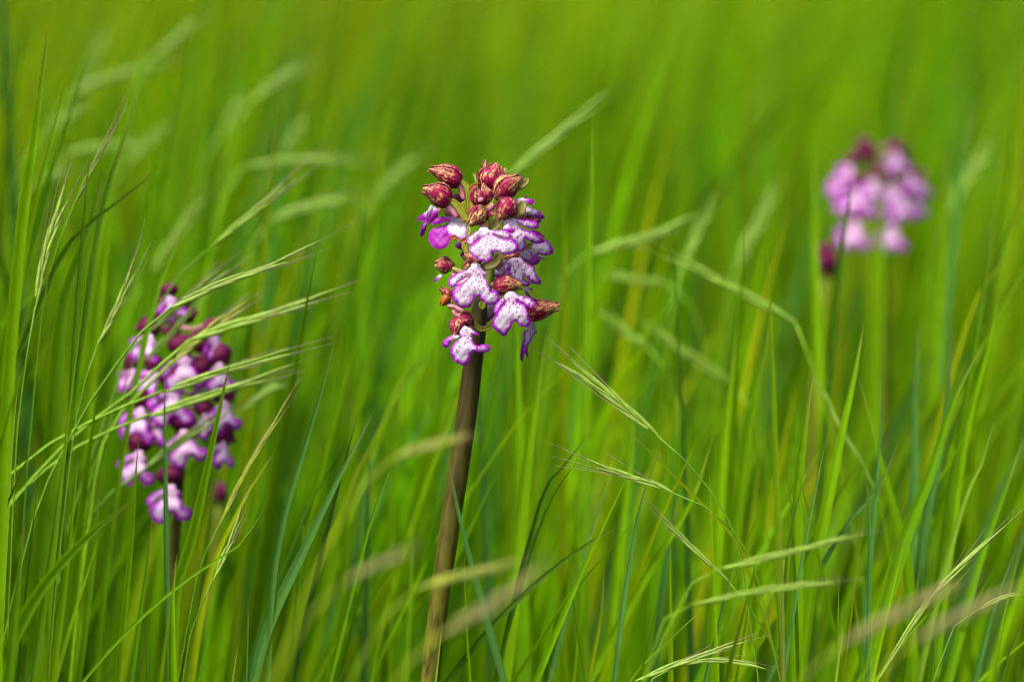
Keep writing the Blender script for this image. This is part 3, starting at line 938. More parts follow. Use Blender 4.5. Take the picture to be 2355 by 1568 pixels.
def lip(poly, dd, parent, neck=None, slope=(0, 0), bulge=3.6, rim=9.0, spots=1.0, purple=0.0, name='lip', fold=0.0, ragged=0.6, spacing=3.6, mat=None):
    """a flat-cut petal with its own outline, domed, tilted by slope (depth px per px) and 0.3 mm thick"""
    pl = np.array(poly, float)
    if neck is None: neck = pl[np.argmin(pl[:, 1])]
    neck = np.array(neck, float)
    n = len(pl)
    q = np.vstack([pl, pl[:1]])
    per = np.linalg.norm(np.diff(q, axis=0), axis=1).sum()
    ext = np.vstack([pl[-2:], pl, pl[:3]])
    cm = catmull(ext, int(per / 2.4) + 40)
    d = np.linalg.norm(np.diff(np.vstack([pl[-2], pl[-1], pl[0]]), axis=0), axis=1).sum()
    d2 = np.linalg.norm(np.diff(ext, axis=0), axis=1)
    s = np.linspace(0, d2.sum(), len(cm))
    keep = (s >= d2[:2].sum()) & (s < d2[:2 + n].sum() - 1.0)
    out = cm[keep]
    out = out + rng.normal(0, ragged, out.shape)
    lo, hi = out.min(0), out.max(0)
    gx, gy = np.meshgrid(np.arange(lo[0], hi[0], spacing), np.arange(lo[1], hi[1], spacing * 0.87))
    gx[1::2] += spacing / 2
    g = np.stack([gx.ravel(), gy.ravel()], -1)
    g = g[inside(g, out)]
    g = g[poly_dist(g, out) > 1.5] if len(g) else g
    pts = np.vstack([out, g]) if len(g) else out
    vs, es, fs, *_ = delaunay_2d_cdt([Vector(p) for p in pts], [], [list(range(len(out)))], 1, 1e-4)
    v2 = np.array([tuple(v) for v in vs])
    ds = poly_dist(v2, out)
    rel = v2 - neck
    far = np.linalg.norm(rel, axis=1)
    size = max(hi - lo)
    dome = bulge * (1 - np.exp(-ds / 10.0)) + bulge * 0.25 * np.sin(rel[:, 1] * 0.16) - 0.010 * np.maximum(far - size * 0.45, 0) ** 2 * 0.6
    wav = 1.0 * np.sin(v2[:, 0] * 0.33) * np.cos(v2[:, 1] * 0.27)
    groove = fold * np.abs(rel[:, 0])
    depth = slope[0] * rel[:, 0] + slope[1] * rel[:, 1] - dome + wav + groove
    k = mm(1.0, dd)
    co = np.array([tuple(P(u, v, dd + dp * k)) for (u, v), dp in zip(v2, depth)])
    rl = rim * (0.20 + 2.5 * np.clip(far / size, 0, 1) ** 1.5)
    pig = np.clip(1 - ds / rl, 0, 1) * np.clip((far - 4) / 22, 0.15, 1)
    if purple > 0:
        pig = np.maximum(pig, 0.97 * np.clip((far - purple) / 14, 0, 1))
    sp = np.clip(1.25 - far / (size * 0.70), 0, 1) * np.clip(far / 12, 0.2, 1) * np.clip((ds - 1.5) / 3, 0, 1) * spots
    me = mesh_np(name, co, np.array([f for f in fs if len(f) == 3]), fattr={'pigment': pig, 'spots': sp})
    o = link(name, me, mat or M_LIP, parent)
    md = o.modifiers.new('thick', 'SOLIDIFY')
    md.thickness = 0.00022
    md.offset = 0
    es = o.modifiers.new('crisp', 'EDGE_SPLIT')
    es.split_angle = math.radians(50)
    return o


def hood(base, tip, width, dd, parent, mat, dtip=0.0, flat=0.85, bend=0.0, roll=None, peak=0.42, splay=0.11, name='sepal'):
    """helmet of three overlapping sepals from base to beak; base, tip on the traced frame"""
    b = np.array(P(*base, dd))
    e = np.array(P(*tip, dd + mm(dtip)))
    w = mm(width, dd)
    ax = e - b
    L = np.linalg.norm(ax)
    z = ax / L
    camd = norm(np.array(CAM) - b)
    n2 = norm(np.cross(z, camd))
    n1 = np.cross(n2, z)
    roll = random.uniform(-0.5, 0.5) if roll is None else roll
    nt_, na = 15, 11
    t = np.linspace(0, 1, nt_)
    p = peak / (1 - peak)
    r = (t + 0.03) ** (p * 0.75) * np.maximum(1.0 - t, 0) ** 0.95 * (1 - 0.18 * np.exp(-((t - 0.82) / 0.12) ** 2))
    r = r / r.max() * 0.5 * w
    r = np.maximum(r, 0.025 * w)
    r[0] = max(r[0], 0.09 * w)
    up = n2 if n2[2] > 0 else -n2
    for k in range(3):
        ca = roll + math.pi / 2 + k * 2 * math.pi / 3
        half = math.radians(66)
        s = np.linspace(-1, 1, na)
        A = ca + half * s
        lift = 1 + 0.05 * k - 0.10 * np.abs(s) ** 2 + 0.14 * np.abs(s) ** 8
        ridge = 1 + 0.045 * np.cos(s * 11)
        R = r[:, None] * (lift * ridge)[None, :]
        out = np.cos(A)[None, :, None] * n2 + np.sin(A)[None, :, None] * n1 * flat
        cen = b + z * (t * L)[:, None] + up * (bend * w * np.sin(math.pi * t))[:, None]
        sp = (math.cos(ca) * n2 + math.sin(ca) * n1) * w
        co = cen[:, None, :] + R[..., None] * out + (splay * random.uniform(0.5, 1.8) * t[:, None, None] ** 5) * sp
        co = co + rng.normal(0, w * 0.006, co.shape)
        me = mesh_np(name, co, grid_faces(nt_, na), fattr={'along': np.repeat(t, na), 'across': np.tile(s, nt_)})
        o = link(name, me, mat, parent)
        md = o.modifiers.new('thick', 'SOLIDIFY')
        md.thickness = 0.00025
        md.offset = -1


def ribbon(pts, width, dd, parent, mat, name, curl=0.35, dslope=0.0, taper=True):
    """leaf-like bract or withered sepal along a traced line"""
    p3 = trace(pts, dd, dslope)
    n = 14
    c = catmull(p3, n)
    t = tangents(c)
    s = np.linspace(0, 1, n)
    w = mm(width, dd) * 0.5
    prof = (0.45 + 1.2 * s) * np.clip(1 - s, 0, 1) ** 0.6 if taper else 0.6 + 0.4 * np.sin(s * math.pi)
    prof = prof / prof.max()
    prof[-1] = max(prof[-1], 0.06)
    camd = norm(np.array(CAM) - c)
    sd_ = norm(np.cross(t, camd))
    hw = (w * prof)[:, None]
    a = np.linspace(-1, 1, 7)
    V = np.stack([c + sd_ * hw * x + camd * hw * (curl * x * x) for x in a], 1)
    V = V + rng.normal(0, w * 0.03, V.shape)
    me = mesh_np(name, V, grid_faces(n, 7), fattr={'along': np.repeat(s, 7), 'across': np.tile(a, n)})
    o = link(name, me, mat, parent)
    md = o.modifiers.new('thick', 'SOLIDIFY')
    md.thickness = 0.0003
    md.offset = 0
    return o


def pedicel(pts, width, dd, parent, mat, name='ovary', dslope=0.0):
    p3 = trace(pts, dd, dslope)
    w = mm(width, dd) * 0.5
    me = tube(name, p3, [w * 0.8, w, w, w * 0.75], 14, 10, 0.10)
    return link(name, me, mat, parent)


# ------------------------------------------------------------------ the tall orchid in focus
def orchid_stem(axis, wid, dd, root):
    p3 = [P(u, v, dd) for u, v in axis]
    low = to_ground(p3[-1], p3[-1] - p3[-2], 0.05)
    pts = (p3 + low)[::-1]
    me = tube('stem', pts, np.interp(np.linspace(0, 1, 60), [a for a, _ in wid], [mm(b, dd) / 2 for _, b in wid]), 90, 20, 0.012)
    return link('stem', me, M_STEM, root)


axis = [(1090, 400), (1112, 480), (1126, 570), (1126, 640), (1106, 690), (1097, 760), (1088, 830), (1066, 1000), (1036, 1200), (1007, 1400), (987, 1568)]
root_pt = to_ground(P(987, 1568), P(987, 1568) - P(1007, 1400), 0.05)[-1]
orchid = empty('lady_orchid', root_pt)
tag(orchid, 'tall sharp orchid with dark brown stem and white magenta-edged spotted lips', 'orchid')
orchid_stem(axis, [(0, 46), (0.54, 42), (0.7, 46), (0.8, 47), (0.86, 42), (0.885, 34), (0.91, 20), (0.96, 15), (1, 6)], 0.0, orchid)


def flower(u, v, dd=0.0, parent=None):
    return empty('flower', P(u, v, dd), parent or orchid)


F = 0.001
# top buds
f = flower(1075, 440)
hood(*z1([(805, 415), (372, 240)]), 44, -3 * F, f, M_HOOD, dtip=-4, bend=0.10, peak=0.36)
pedicel(z1([(770, 420), (820, 520), (855, 660)]), 12, -3 * F, f, M_OVARY)
ribbon(z1([(935, 860), (940, 690), (900, 500), (820, 385)]), 15, -4 * F, f, M_BRACT, 'bract')
f = flower(1070, 500)
hood(*z1([(655, 690), (288, 515)]), 50, -6 * F, f, M_HOOD, dtip=-6, bend=0.12, peak=0.40)
pedicel(z1([(600, 725), (690, 800), (760, 905)]), 15, -6 * F, f, M_OVARY)
pedicel(z1([(720, 830), (780, 880), (800, 905)]), 9, -5 * F, f, M_OVARY)
ribbon(z1([(885, 965), (830, 830), (740, 710), (650, 655)]), 17, -7 * F, f, M_BRACT, 'bract')
f = flower(1110, 430)
hood(*z1([(1190, 510), (1310, 170)]), 64, 0, f, M_HOOD, dtip=4, peak=0.45, roll=0.1)
ribbon(z1([(1115, 260), (1130, 190), (1150, 105)]), 11, 2 * F, f, M_HOOD, 'sepal')
hood(*z1([(1360, 380), (1430, 240)]), 22, 4 * F, f, M_OLIVE, dtip=4)
pedicel(z1([(1190, 500), (1150, 620), (1090, 780)]), 12, 2 * F, f, M_OVARY)
f = flower(1105, 470)
hood(*z1([(1085, 745), (1060, 440)]), 50, -9 * F, f, M_HOOD, dtip=-8, peak=0.5, roll=1.0, bend=0.05)
ribbon(z1([(930, 540), (980, 480), (1060, 450)]), 10, -12 * F, f, M_ORANGE, 'withered_tip')
pedicel(z1([(1075, 640), (1085, 660), (1095, 690)]), 13, -14 * F, f, M_OVARY, 'column')
pedicel(z1([(1090, 690), (1080, 760), (1040, 860)]), 14, -9 * F, f, M_OVARY)
f = flower(1150, 450)
hood(*z1([(1290, 650), (1640, 350)]), 50, -4 * F, f, M_TAN, dtip=-2, peak=0.5, bend=0.12)
ribbon(z1([(1590, 520), (1680, 440), (1740, 370)]), 15, -1 * F, f, M_OLIVE, 'sepal')
ribbon(z1([(1590, 400), (1640, 360), (1680, 335)]), 5, -4 * F, f, M_HOOD, 'sepal')
pedicel(z1([(1260, 720), (1230, 780), (1220, 810)]), 13, -3 * F, f, M_OVARY)
ribbon(z1([(1130, 800), (1190, 720), (1270, 640)]), 15, -2 * F, f, M_BRACT, 'bract')
f = flower(1170, 490)
hood(*z1([(1520, 660), (1330, 940)]), 44, -9 * F, f, M_HOOD, dtip=-6, peak=0.45)
ribbon(z1([(1670, 690), (1610, 800), (1500, 910)]), 27, -6 * F, f, M_OLIVE, 'sepal', taper=False)
lip(z1([(1520, 665), (1640, 640), (1720, 648), (1800, 660), (1818, 695), (1770, 745), (1740, 715), (1690, 690), (1600, 700), (1530, 700)]), -4 * F, f, rim=16, spots=0, purple=4, bulge=3, name='petal')
lip(z1([(1680, 770), (1740, 755), (1820, 790), (1900, 830), (1958, 900), (1920, 922), (1850, 900), (1760, 880), (1690, 850)]), -3 * F, f, rim=12, spots=0, bulge=6, name='petal', slope=(0.3, 0.2))
lip(z1([(1560, 880), (1700, 880), (1800, 905), (1910, 925), (1885, 975), (1800, 960), (1700, 945), (1600, 930)]), -1 * F, f, rim=30, spots=0, purple=1, bulge=3, name='petal')
ribbon(z1([(1600, 880), (1750, 920), (1900, 930)]), 12, -2 * F, f, M_DARK, 'sepal')
ribbon(z1([(1690, 660), (1700, 630), (1712, 600)]), 5, -4 * F, f, M_DARK, 'sepal')
# left-hand flowers
f = flower(1040, 520)
lip(z1([(690, 930), (760, 915), (830, 920), (860, 960), (890, 1010), (885, 1100), (885, 1160), (850, 1205), (800, 1200), (760, 1180), (700, 1180), (670, 1200), (650, 1260), (610, 1310), (530, 1338), (450, 1312), (390, 1252), (368, 1190), (385, 1110), (430, 1060), (520, 1030), (590, 1010), (640, 975)]),
    -4 * F, f, neck=z1([(790, 1010)])[0], purple=20, spots=0, bulge=5, slope=(-0.15, -0.4))
lip(z1([(700, 900), (620, 888), (520, 900), (440, 950), (408, 980), (440, 1002), (520, 992), (600, 965), (700, 930)]), -4.5 * F, f, neck=z1([(720, 915)])[0], purple=2, spots=0, bulge=2.5, name='side_lobe')
hood(*z1([(830, 700), (660, 600)]), 22, 3 * F, f, M_DARK)
hood(*z1([(720, 905), (590, 790)]), 18, 1 * F, f, M_DARK)
ribbon(z1([(920, 880), (890, 790), (840, 690)]), 15, -3 * F, f, M_BRACT, 'bract', taper=False)
ribbon(z1([(680, 1190), (720, 1175), (760, 1200)]), 12, -7 * F, f, M_ORANGE, 'withered_tip', taper=False)
ribbon(z1([(810, 1245), (860, 1215), (890, 1190)]), 12, -8 * F, f, M_ORANGE, 'withered_tip', taper=False)
ribbon(z1([(890, 1160), (920, 1100), (930, 1030)]), 10, -8 * F, f, M_OVGREEN, 'bract', taper=False)
f = flower(990, 520, 0.003)
lip(z1([(500, 820), (495, 900), (472, 962), (400, 978), (358, 962), (370, 900), (400, 850), (440, 760)]), 4 * F, f, purple=2, spots=0, bulge=3)
lip(z1([(390, 738), (432, 768), (400, 860), (362, 960), (340, 1050), (300, 1140), (262, 1172), (256, 1120), (285, 1000), (330, 900), (360, 830)]), 1 * F, f, rim=7, spots=0, bulge=3, name='side_lobe', slope=(0.6, 0))
lip(z1([(372, 815), (300, 850), (240, 890), (208, 935), (250, 947), (310, 930), (360, 890)]), 2 * F, f, neck=z1([(380, 840)])[0], purple=2, spots=0, bulge=2, name='side_lobe')
ribbon(z1([(540, 760), (510, 800), (500, 830)]), 6, 3 * F, f, M_OVARY, 'ovary')
pedicel(z1([(640, 720), (560, 750), (490, 830)]), 8, 4 * F, f, M_OVARY)
# front central lip
f = flower(1118, 520)
hood(*z1([(1150, 780), (925, 1010)]), 40, -11 * F, f, M_TAN, dtip=-8, peak=0.45)
ribbon(z1([(1335, 850), (1310, 960), (1220, 1075)]), 24, -10 * F, f, M_OLIVE, 'sepal', taper=False)
ribbon(z1([(960, 870), (1010, 790), (1100, 745)]), 13, -11 * F, f, M_HOOD, 'sepal')
ribbon(z1([(1200, 900), (1200, 840), (1340, 850)]), 12, -12 * F, f, M_HOOD, 'sepal')
pedicel(z1([(1110, 900), (1120, 970), (1130, 1050)]), 16, -11 * F, f, M_OVARY, 'column')
L2 = z1([(1090, 1045), (1165, 1045), (1200, 1075), (1290, 1085), (1390, 1078), (1460, 1100), (1492, 1150), (1470, 1190), (1400, 1182), (1330, 1150), (1240, 1125), (1300, 1165), (1400, 1200), (1500, 1200), (1560, 1240), (1592, 1290), (1580, 1350), (1530, 1395), (1430, 1415), (1350, 1395), (1290, 1352), (1282, 1398), (1242, 1368), (1230, 1430), (1210, 1490), (1150, 1512), (1080, 1497), (1000, 1450), (940, 1390), (928, 1320), (970, 1290), (1030, 1245), (1080, 1195), (1092, 1165), (1065, 1165), (1010, 1225), (970, 1285), (910, 1262), (888, 1220), (900, 1180), (960, 1140), (1030, 1095)])
lip(L2, -14 * F, f, neck=z1([(1130, 1050)])[0], slope=(0, -0.15), rim=8)
# right-hand lips
f = flower(1170, 540)
L3 = z1([(1420, 895), (1500, 900), (1560, 920), (1640, 935), (1740, 942), (1840, 962), (1882, 1000), (1870, 1048), (1800, 1058), (1700, 1032), (1620, 990), (1580, 965), (1640, 1040), (1720, 1078), (1800, 1100), (1880, 1150), (1942, 1200), (1947, 1238), (1880, 1262), (1800, 1252), (1730, 1215), (1690, 1192), (1702, 1260), (1690, 1330), (1640, 1372), (1580, 1362), (1560, 1280), (1520, 1220), (1480, 1150), (1430, 1080), (1390, 1030), (1400, 950)])
lip(L3, -9 * F, f, neck=z1([(1450, 900)])[0], slope=(0.25, -0.1), rim=7.5)
lip(z1([(1388, 1040), (1440, 1008), (1500, 1030), (1545, 1080), (1520, 1117), (1470, 1112), (1410, 1090)]), -12.5 * F, f, rim=30, purple=1, spots=0, bulge=4, name='side_lobe')
pedicel(z1([(1300, 720), (1360, 800), (1440, 900)]), 14, -6 * F, f, M_OVARY)
hood(*z1([(1500, 880), (1380, 900)]), 20, -4 * F, f, M_TAN)
f = flower(1200, 570, 0.004)
lip(z1([(1700, 1290), (1800, 1262), (1900, 1240), (1960, 1198), (2012, 1230), (2042, 1290), (2078, 1340), (2070, 1392), (2000, 1422), (1930, 1422), (1850, 1398), (1880, 1432), (1957, 1455), (1930, 1478), (1850, 1462), (1790, 1420), (1740, 1370)]), -1 * F, f, neck=z1([(1690, 1250)])[0], slope=(0.5, 0), rim=7, spots=0.7)
lip(z1([(1690, 1340), (1740, 1370), (1800, 1440), (1880, 1490), (1820, 1545), (1740, 1530), (1640, 1460), (1630, 1400)]), -3 * F, f, rim=13, spots=0.7, bulge=4, name='side_lobe', slope=(0.3, 0.2))
lip(z1([(1740, 1070), (1850, 1085), (1890, 1110), (1960, 1165), (1900, 1160), (1800, 1110)]), 1 * F, f, purple=1, spots=0, bulge=2, name='side_lobe')
ribbon(z1([(1690, 1330), (1740, 1300), (1795, 1262)]), 11, -4 * F, f, M_OLIVE, 'sepal')
ribbon(z1([(1760, 1540), (1830, 1520), (1900, 1480)]), 10, 0, f, M_DARK, 'sepal')
pedicel(z1([(1500, 1250), (1600, 1270), (1700, 1280)]), 12, 0, f, M_OVARY)
f = flower(1050, 580, 0.004)
lip(z1([(740, 1225), (800, 1245), (850, 1290), (872, 1350), (882, 1400), (852, 1440), (872, 1492), (830, 1465), (803, 1410), (830, 1362), (760, 1322), (733, 1290)]), 2 * F, f, purple=1, spots=0, bulge=3)
ribbon(z1([(900, 1390), (870, 1330), (840, 1265)]), 13, -5 * F, f, M_BRACT, 'bract')
# middle storey
f = flower(1095, 610)
hood(*z2([(1010, 215), (800, 110)]), 26, -9 * F, f, M_TAN)
ribbon(z2([(900, 215), (830, 240), (795, 295)]), 15, -9 * F, f, M_TAN, 'sepal', taper=False)
ribbon(z2([(1250, 120), (1180, 210), (1010, 290)]), 25, -6 * F, f, M_OLIVE, 'bract', taper=False)
L6 = z2([(895, 235), (1000, 235), (1008, 280), (1050, 320), (1092, 350), (1085, 378), (1042, 366), (1050, 400), (1090, 450), (1120, 530), (1150, 578), (1182, 558), (1232, 590), (1253, 640), (1240, 702), (1200, 742), (1140, 758), (1080, 742), (1030, 692), (1003, 648), (983, 642), (968, 668), (953, 636), (930, 655), (910, 712), (870, 778), (800, 797), (730, 772), (680, 712), (650, 662), (643, 600), (670, 545), (720, 510), (780, 480), (830, 440), (872, 400), (872, 360), (820, 395), (760, 440), (700, 505), (650, 532), (608, 522), (598, 470), (620, 410), (680, 370), (760, 330), (840, 300), (888, 280)])
lip(L6, -13 * F, f, neck=z2([(950, 250)])[0], slope=(0, -0.1), rim=8)
f = flower(1040, 625)
hood(*z2([(675, 245), (425, 255)]), 34, -2 * F, f, M_TAN, peak=0.6, splay=0.1)
lip(z2([(408, 452), (440, 410), (490, 370), (522, 385), (480, 422), (440, 458)]), -2 * F, f, purple=1, spots=0, bulge=2, ragged=0.3)
pedicel(z2([(640, 375), (720, 385), (800, 400)]), 14, -3 * F, f, M_OVARY)
pedicel(z2([(650, 290), (740, 330), (870, 400)]), 12, -4 * F, f, M_OVGREEN)
pedicel(z2([(700, 500), (780, 470), (860, 410)]), 11, -6 * F, f, M_OVARY)
f = flower(1190, 615)
L7 = z2([(1400, 165), (1500, 140), (1560, 200), (1620, 240), (1690, 270), (1712, 330), (1742, 400), (1783, 450), (1772, 492), (1710, 492), (1650, 462), (1590, 400), (1558, 375), (1570, 430), (1640, 470), (1640, 502), (1580, 522), (1510, 492), (1450, 442), (1410, 390), (1378, 340), (1395, 260), (1420, 205), (1390, 195), (1368, 250), (1362, 320), (1392, 378), (1345, 360), (1308, 300), (1308, 230), (1350, 190)])
lip(L7, -9 * F, f, neck=z2([(1440, 150)])[0], slope=(0.3, 0), rim=7)
hood(*z2([(1500, 130), (1300, 150)]), 20, -8 * F, f, M_TAN)
lip(z2([(1190, 390), (1200, 300), (1260, 250), (1310, 270), (1330, 340), (1300, 390), (1240, 400)]), -3 * F, f, purple=14, spots=0, bulge=3, name='petal')
pedicel(z2([(1200, 300), (1300, 200), (1420, 150)]), 14, -5 * F, f, M_OVARY)
# lower storey
f = flower(1180, 670)
hood(*z2([(1180, 520), (1545, 510)]), 40, -10 * F, f, M_TAN, dtip=-4, peak=0.4, bend=0.1)
L8 = z2([(1345, 605), (1425, 590), (1480, 630), (1560, 645), (1640, 670), (1703, 710), (1703, 762), (1660, 797), (1600, 772), (1540, 722), (1480, 685), (1458, 680), (1480, 730), (1540, 738), (1592, 790), (1612, 870), (1642, 960), (1622, 1022), (1570, 1037), (1510, 1022), (1470, 972), (1440, 960), (1420, 982), (1390, 1052), (1350, 1122), (1310, 1153), (1260, 1122), (1200, 1072), (1155, 1012), (1170, 950), (1200, 885), (1260, 805), (1315, 745), (1338, 705), (1305, 722), (1270, 770), (1225, 850), (1195, 895), (1182, 830), (1200, 750), (1250, 690), (1310, 650)])
lip(L8, -12 * F, f, neck=z2([(1390, 600)])[0], slope=(0.12, -0.1), rim=8)
pedicel(z2([(1150, 520), (1170, 500), (1200, 520)]), 15, -6 * F, f, M_OVGREEN)
lip(z2([(1555, 555), (1600, 535), (1632, 620), (1705, 690), (1640, 662), (1590, 620)]), -4 * F, f, purple=1, spots=0, bulge=2, name='petal', ragged=0.3)
lip(z2([(1600, 530), (1670, 545), (1665, 572), (1610, 560)]), -4 * F, f, purple=1, spots=0, bulge=1, name='petal', ragged=0.2)
f = flower(1215, 700, 0.004)
hood(*z2([(1600, 840), (2015, 760)]), 46, -2 * F, f, M_TAN, dtip=4, peak=0.3, splay=0.16)
ribbon(z2([(1900, 770), (1950, 750), (1968, 720)]), 5, -2 * F, f, M_HOOD, 'sepal')
lip(z2([(1640, 965), (1690, 980), (1710, 1060), (1728, 1110), (1690, 1130), (1660, 1200), (1620, 1270), (1610, 1330), (1622, 1400), (1600, 1422), (1580, 1370), (1560, 1400), (1550, 1462), (1530, 1468), (1513, 1410), (1528, 1280), (1560, 1170), (1553, 1110), (1610, 1050)]), 1 * F, f, rim=11, spots=1.2, bulge=3, slope=(1.0, 0.1))
pedicel(z2([(1200, 800), (1400, 830), (1620, 850)]), 13, 2 * F, f, M_OVARY)
pedicel(z2([(1620, 850), (1640, 900), (1655, 975)]), 7, 0, f, M_OVARY, 'column')
f = flower(1085, 740)
hood(*z2([(885, 915), (715, 960)]), 33, -9 * F, f, M_HOOD, dtip=-6)
hood(*z2([(730, 930), (685, 1155)]), 34, -10 * F, f, M_HOOD, dtip=-4, peak=0.45)
L9 = z2([(800, 1030), (860, 1045), (900, 1075), (950, 1100), (993, 1142), (910, 1132), (902, 1180), (920, 1240), (960, 1272), (1040, 1260), (1100, 1265), (1132, 1300), (1110, 1352), (1040, 1362), (960, 1352), (890, 1372), (880, 1430), (860, 1490), (820, 1525), (760, 1517), (690, 1482), (650, 1432), (623, 1370), (630, 1300), (670, 1250), (720, 1200), (760, 1170), (745, 1110)])
lip(L9, -12 * F, f, neck=z2([(820, 1030)])[0], slope=(0, -0.1), rim=8)
lip(z2([(740, 1150), (650, 1145), (580, 1180), (525, 1220), (522, 1270), (560, 1302), (600, 1282), (640, 1222), (730, 1165)]), -11.5 * F, f, neck=z2([(750, 1150)])[0], rim=8, spots=0.4, bulge=4, name='side_lobe')
pedicel(z2([(870, 980), (850, 1030), (820, 1080)]), 14, -9 * F, f, M_OVARY, 'column')
ribbon(z2([(870, 930), (920, 980), (985, 1055), (1070, 1060), (1140, 1020), (1180, 965)]), 12, -6.5 * F, f, M_BRACT, 'bract', taper=False)
ribbon(z2([(880, 900), (890, 960), (905, 1030)]), 11, -8 * F, f, M_DARK, 'sepal', taper=False)
f = flower(1050, 710)
hood(*z2([(640, 640), (488, 545)]), 18, -1 * F, f, M_TAN, splay=0.2)
ribbon(z2([(640, 640), (620, 700), (640, 750)]), 12, -2 * F, f, M_TAN, 'sepal', taper=False)
hood(*z2([(600, 640), (505, 765)]), 18, -2 * F, f, M_ORANGE)
pedicel(z2([(590, 765), (690, 790), (790, 850)]), 11, -2 * F, f, M_OVARY)
pedicel(z2([(660, 820), (700, 890), (760, 880)]), 9, -2 * F, f, M_OVARY)
f = flower(1125, 705, 0.004)
lip(z2([(1090, 755), (1180, 755), (1192, 850), (1160, 920), (1100, 972), (1073, 972), (1080, 880)]), 4 * F, f, purple=20, spots=0, bulge=4)
ribbon(z2([(1060, 800), (1030, 760), (1050, 710)]), 15, -4.0 * F, f, M_BRACT, 'bract')


# ------------------------------------------------------------------ the two softer orchids
TEMPL = np.array(L6, float)
TEMPL = (TEMPL - np.array(z2([(950, 250)])[0])) / 118.0          # neck at the origin, about one unit wide


def soft_flower(root, u, v, dd, size, az=0.0, rot=0.0, hoodmat=None, stem_uv=None, hs=0.42, spots=0.6, lmat=None):
    """whole flower turned by az about the stem: lip, three-sepal hood and ovary"""
    f = empty('flower', P(u, v, dd), root)
    c, s = math.cos(rot), math.sin(rot)
    x, y = TEMPL[:, 0] * size, TEMPL[:, 1] * size
    xx, yy = x * c - y * s, x * s + y * c
    sq = max(math.cos(az), 0.25)
    poly = np.stack([u + xx * sq, v + yy], -1)
    lip(poly, dd, f, neck=(u, v), slope=(math.tan(min(abs(az), 1.2)) * math.copysign(1, az) * 0.8, -0.12), rim=10 * size / 118 + 3.5, spots=spots, bulge=6 * size / 118, spacing=5.0, mat=lmat)
    k = size / 118
    hb = (u - math.sin(az) * 30 * k + 4 * s, v - 4 * k)
    ht = (u + math.sin(az) * 34 * k, v - 44 * k + 30 * k * abs(math.sin(az)))
    hood((hb[0], hb[1] - 46 * k), (ht[0] + 8 * math.sin(az), v + 4 * k), size * hs, dd + 0.003, f, hoodmat or M_DARK, dtip=-16 * k * math.cos(az), peak=0.5)
    if stem_uv:
        pedicel([(hb[0], hb[1] - 36 * k), ((u + stem_uv[0]) / 2, v - 20 * k), stem_uv], 11 * k + 2, dd + 0.008, f, M_OVARY, dslope=0.004)
    return f


def zz3(x, y): return (235.4 + x * 0.3664, 649.7 + y * 0.3664)
def zz4(x, y): return (1836.1 + x * 0.25227, 282.5 + y * 0.25227)


DL = 0.085
ax_l = [zz3(430, 110), zz3(450, 400), zz3(470, 800), zz3(490, 1150), zz3(470, 1400), (398, 1300), (392, 1568)]
sl = P(392, 1568, DL)
left = empty('lady_orchid', to_ground(sl, sl - P(398, 1300, DL), 0.05)[-1])
tag(left, 'half hidden orchid with maroon hoods and pink lips behind wind-swept grass heads', 'orchid')
orchid_stem(ax_l, [(0, 28), (0.7, 26), (0.9, 18), (1, 8)], DL, left)
for (x, y, sz, az, ro) in [
    (300, 330, 74, -0.5, 0.3), (500, 455, 92, 0.1, -0.15), (440, 660, 96, -0.15, 0.0), (240, 790, 88, -0.5, 0.15), (510, 930, 86, 0.15, -0.2),
    (190, 545, 66, -0.8, 0.4), (690, 330, 66, 0.7, -0.4), (735, 510, 78, 0.5, -0.1), (760, 745, 80, 0.6, -0.15), (760, 1000, 66, 0.8, 0.0),
    (230, 1060, 84, -0.4, 0.1), (430, 1275, 90, 0.0, 0.0), (420, 90, 60, 0.1, -0.3), (590, 640, 60, 0.9, -0.4), (330, 560, 70, -0.3, 0.5), (360, 870, 60, -0.6, 0.3),
    (640, 830, 60, 0.6, -0.3)]:
    u, v = zz3(x, y)
    dep = DL - 0.012 * math.cos(az)
    soft_flower(left, u, v, dep, sz * 1.16, az, ro, M_MAROON, stem_uv=zz3(465, y - 60), hs=0.56, lmat=M_LIPPINK)
for (bx, by, tx, ty, w) in [(400, 230, 320, 150, 30), (500, 220, 600, 180, 32), (450, 160, 560, 110, 28), (420, 150, 345, 85, 22), (560, 330, 690, 440, 44), (480, 330, 380, 300, 34),
                            (440, 380, 560, 420, 34), (300, 260, 210, 290, 28), (460, 1200, 500, 1230, 40), (560, 560, 700, 480, 40), (590, 900, 700, 930, 36), (260, 700, 170, 720, 34)]:
    b = empty('flower_bud', P(*zz3(bx, by), DL - 0.006), left)
    hood(zz3(bx, by), zz3(tx, ty), w, DL - 0.008, b, M_MAROON)
    pedicel([zz3(bx, by), zz3((bx + 460) / 2, by + 20), zz3(460, by + 60)], 9, DL - 0.004, b, M_OVARY)

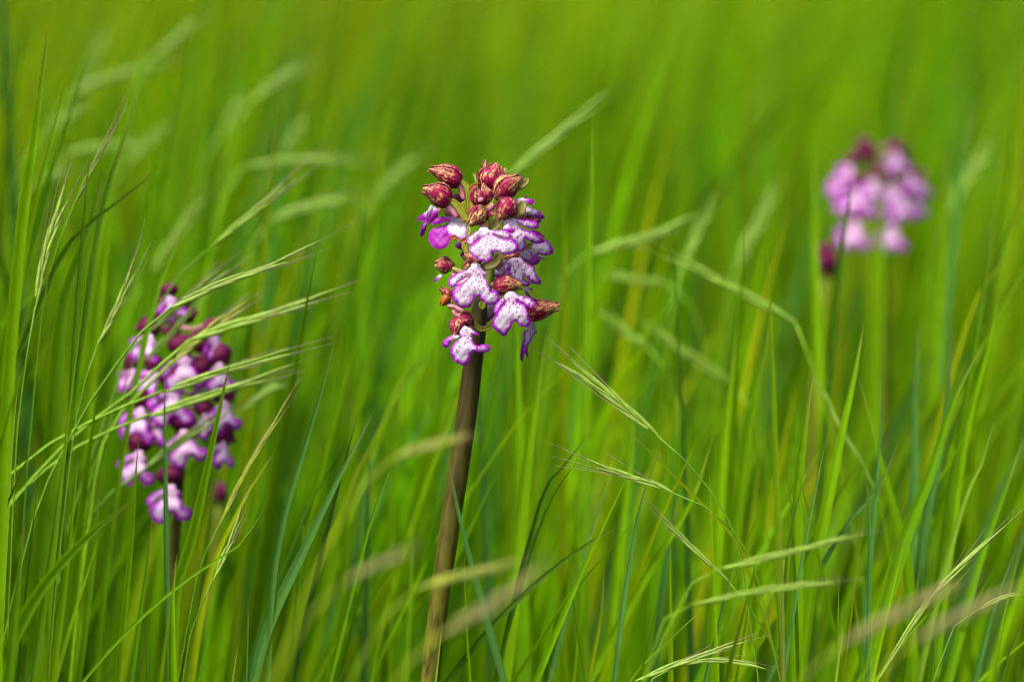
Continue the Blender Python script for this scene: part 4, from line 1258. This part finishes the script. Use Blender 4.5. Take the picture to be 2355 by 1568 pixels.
DR = 0.30
ax_r = [zz4(640, 180), zz4(700, 400), zz4(740, 700), zz4(760, 1000), zz4(770, 1300), (2032, 720), (2030, 1000)]
sr = P(2030, 1000, DR)
right = empty('lady_orchid', to_ground(sr, sr - P(2032, 720, DR), 0.05)[-1])
tag(right, 'far blurred pale pink orchid standing alone in the grass', 'orchid')
orchid_stem(ax_r, [(0, 24), (0.7, 22), (0.9, 16), (1, 8)], DR, right)
for (x, y, sz, az, ro) in [
    (880, 270, 62, 0.3, -0.2), (480, 400, 60, -0.4, 0.5), (390, 520, 60, -0.6, 0.5), (540, 610, 76, -0.2, 0.15), (690, 520, 62, 0.0, 0.1),
    (850, 560, 66, 0.3, -0.2), (930, 690, 66, 0.3, -0.2), (520, 900, 86, -0.1, 0.1), (850, 940, 76, 0.1, 0.0), (1010, 470, 56, 0.5, -0.3),
    (1110, 540, 52, 0.7, -0.3), (1080, 700, 56, 0.7, -0.2), (450, 660, 60, -0.5, 0.3), (640, 700, 52, -0.2, 0.2), (820, 730, 54, 0.3, -0.1)]:
    u, v = zz4(x, y)
    soft_flower(right, u, v, DR - 0.012 * math.cos(az), sz, az, ro, M_MAROON, stem_uv=zz4(745, y - 40), hs=0.42, spots=0.3, lmat=M_LIPSOFT)
for (bx, by, tx, ty, w) in [(620, 260, 560, 110, 26), (860, 260, 900, 140, 30), (560, 330, 520, 220, 28), (940, 280, 1010, 260, 28), (660, 330, 640, 180, 28), (470, 420, 430, 360, 26)]:
    b = empty('flower_bud', P(*zz4(bx, by), DR - 0.006), right)
    hood(zz4(bx, by), zz4(tx, ty), w, DR - 0.006, b, M_MAROON)
    pedicel([zz4(bx, by), zz4((bx + 700) / 2, by + 60), zz4(710, by + 130)], 9, DR - 0.004, b, M_OVGREEN)


# two low dark spent spikes
def spent(u, v, dd, size, label):
    r0 = to_ground(P(u - 6, v + 60, dd), Vector((0, 0, -1)), 0.1)[-1]
    o = empty('spent_flower_spike', r0)
    tag(o, label, 'flower spike')
    p3 = [P(u, v, dd), P(u - 6, v + 60, dd)]
    me = tube('stem', (p3 + to_ground(p3[-1], p3[-1] - p3[0], 0.1))[::-1], [mm(9, dd), mm(9, dd), mm(5, dd)], 20, 8)
    link('stem', me, M_BRACT, o)
    for k, (x, y) in enumerate([(-0.5, 0.1), (0.45, -0.1), (-0.1, -0.7), (0.3, 0.6)]):
        hood((u, v + y * size * 0.4), (u + x * size, v + y * size), size * 0.6, dd - 0.002 + 0.002 * k, o, M_MAROON)
    return o


spent(1900, 600, 0.24, 62, 'small dark maroon spent spike low beside the far blurred orchid')
spent(505, 1135, 0.16, 40, 'small dull red spent spike in the grass behind the half hidden orchid')
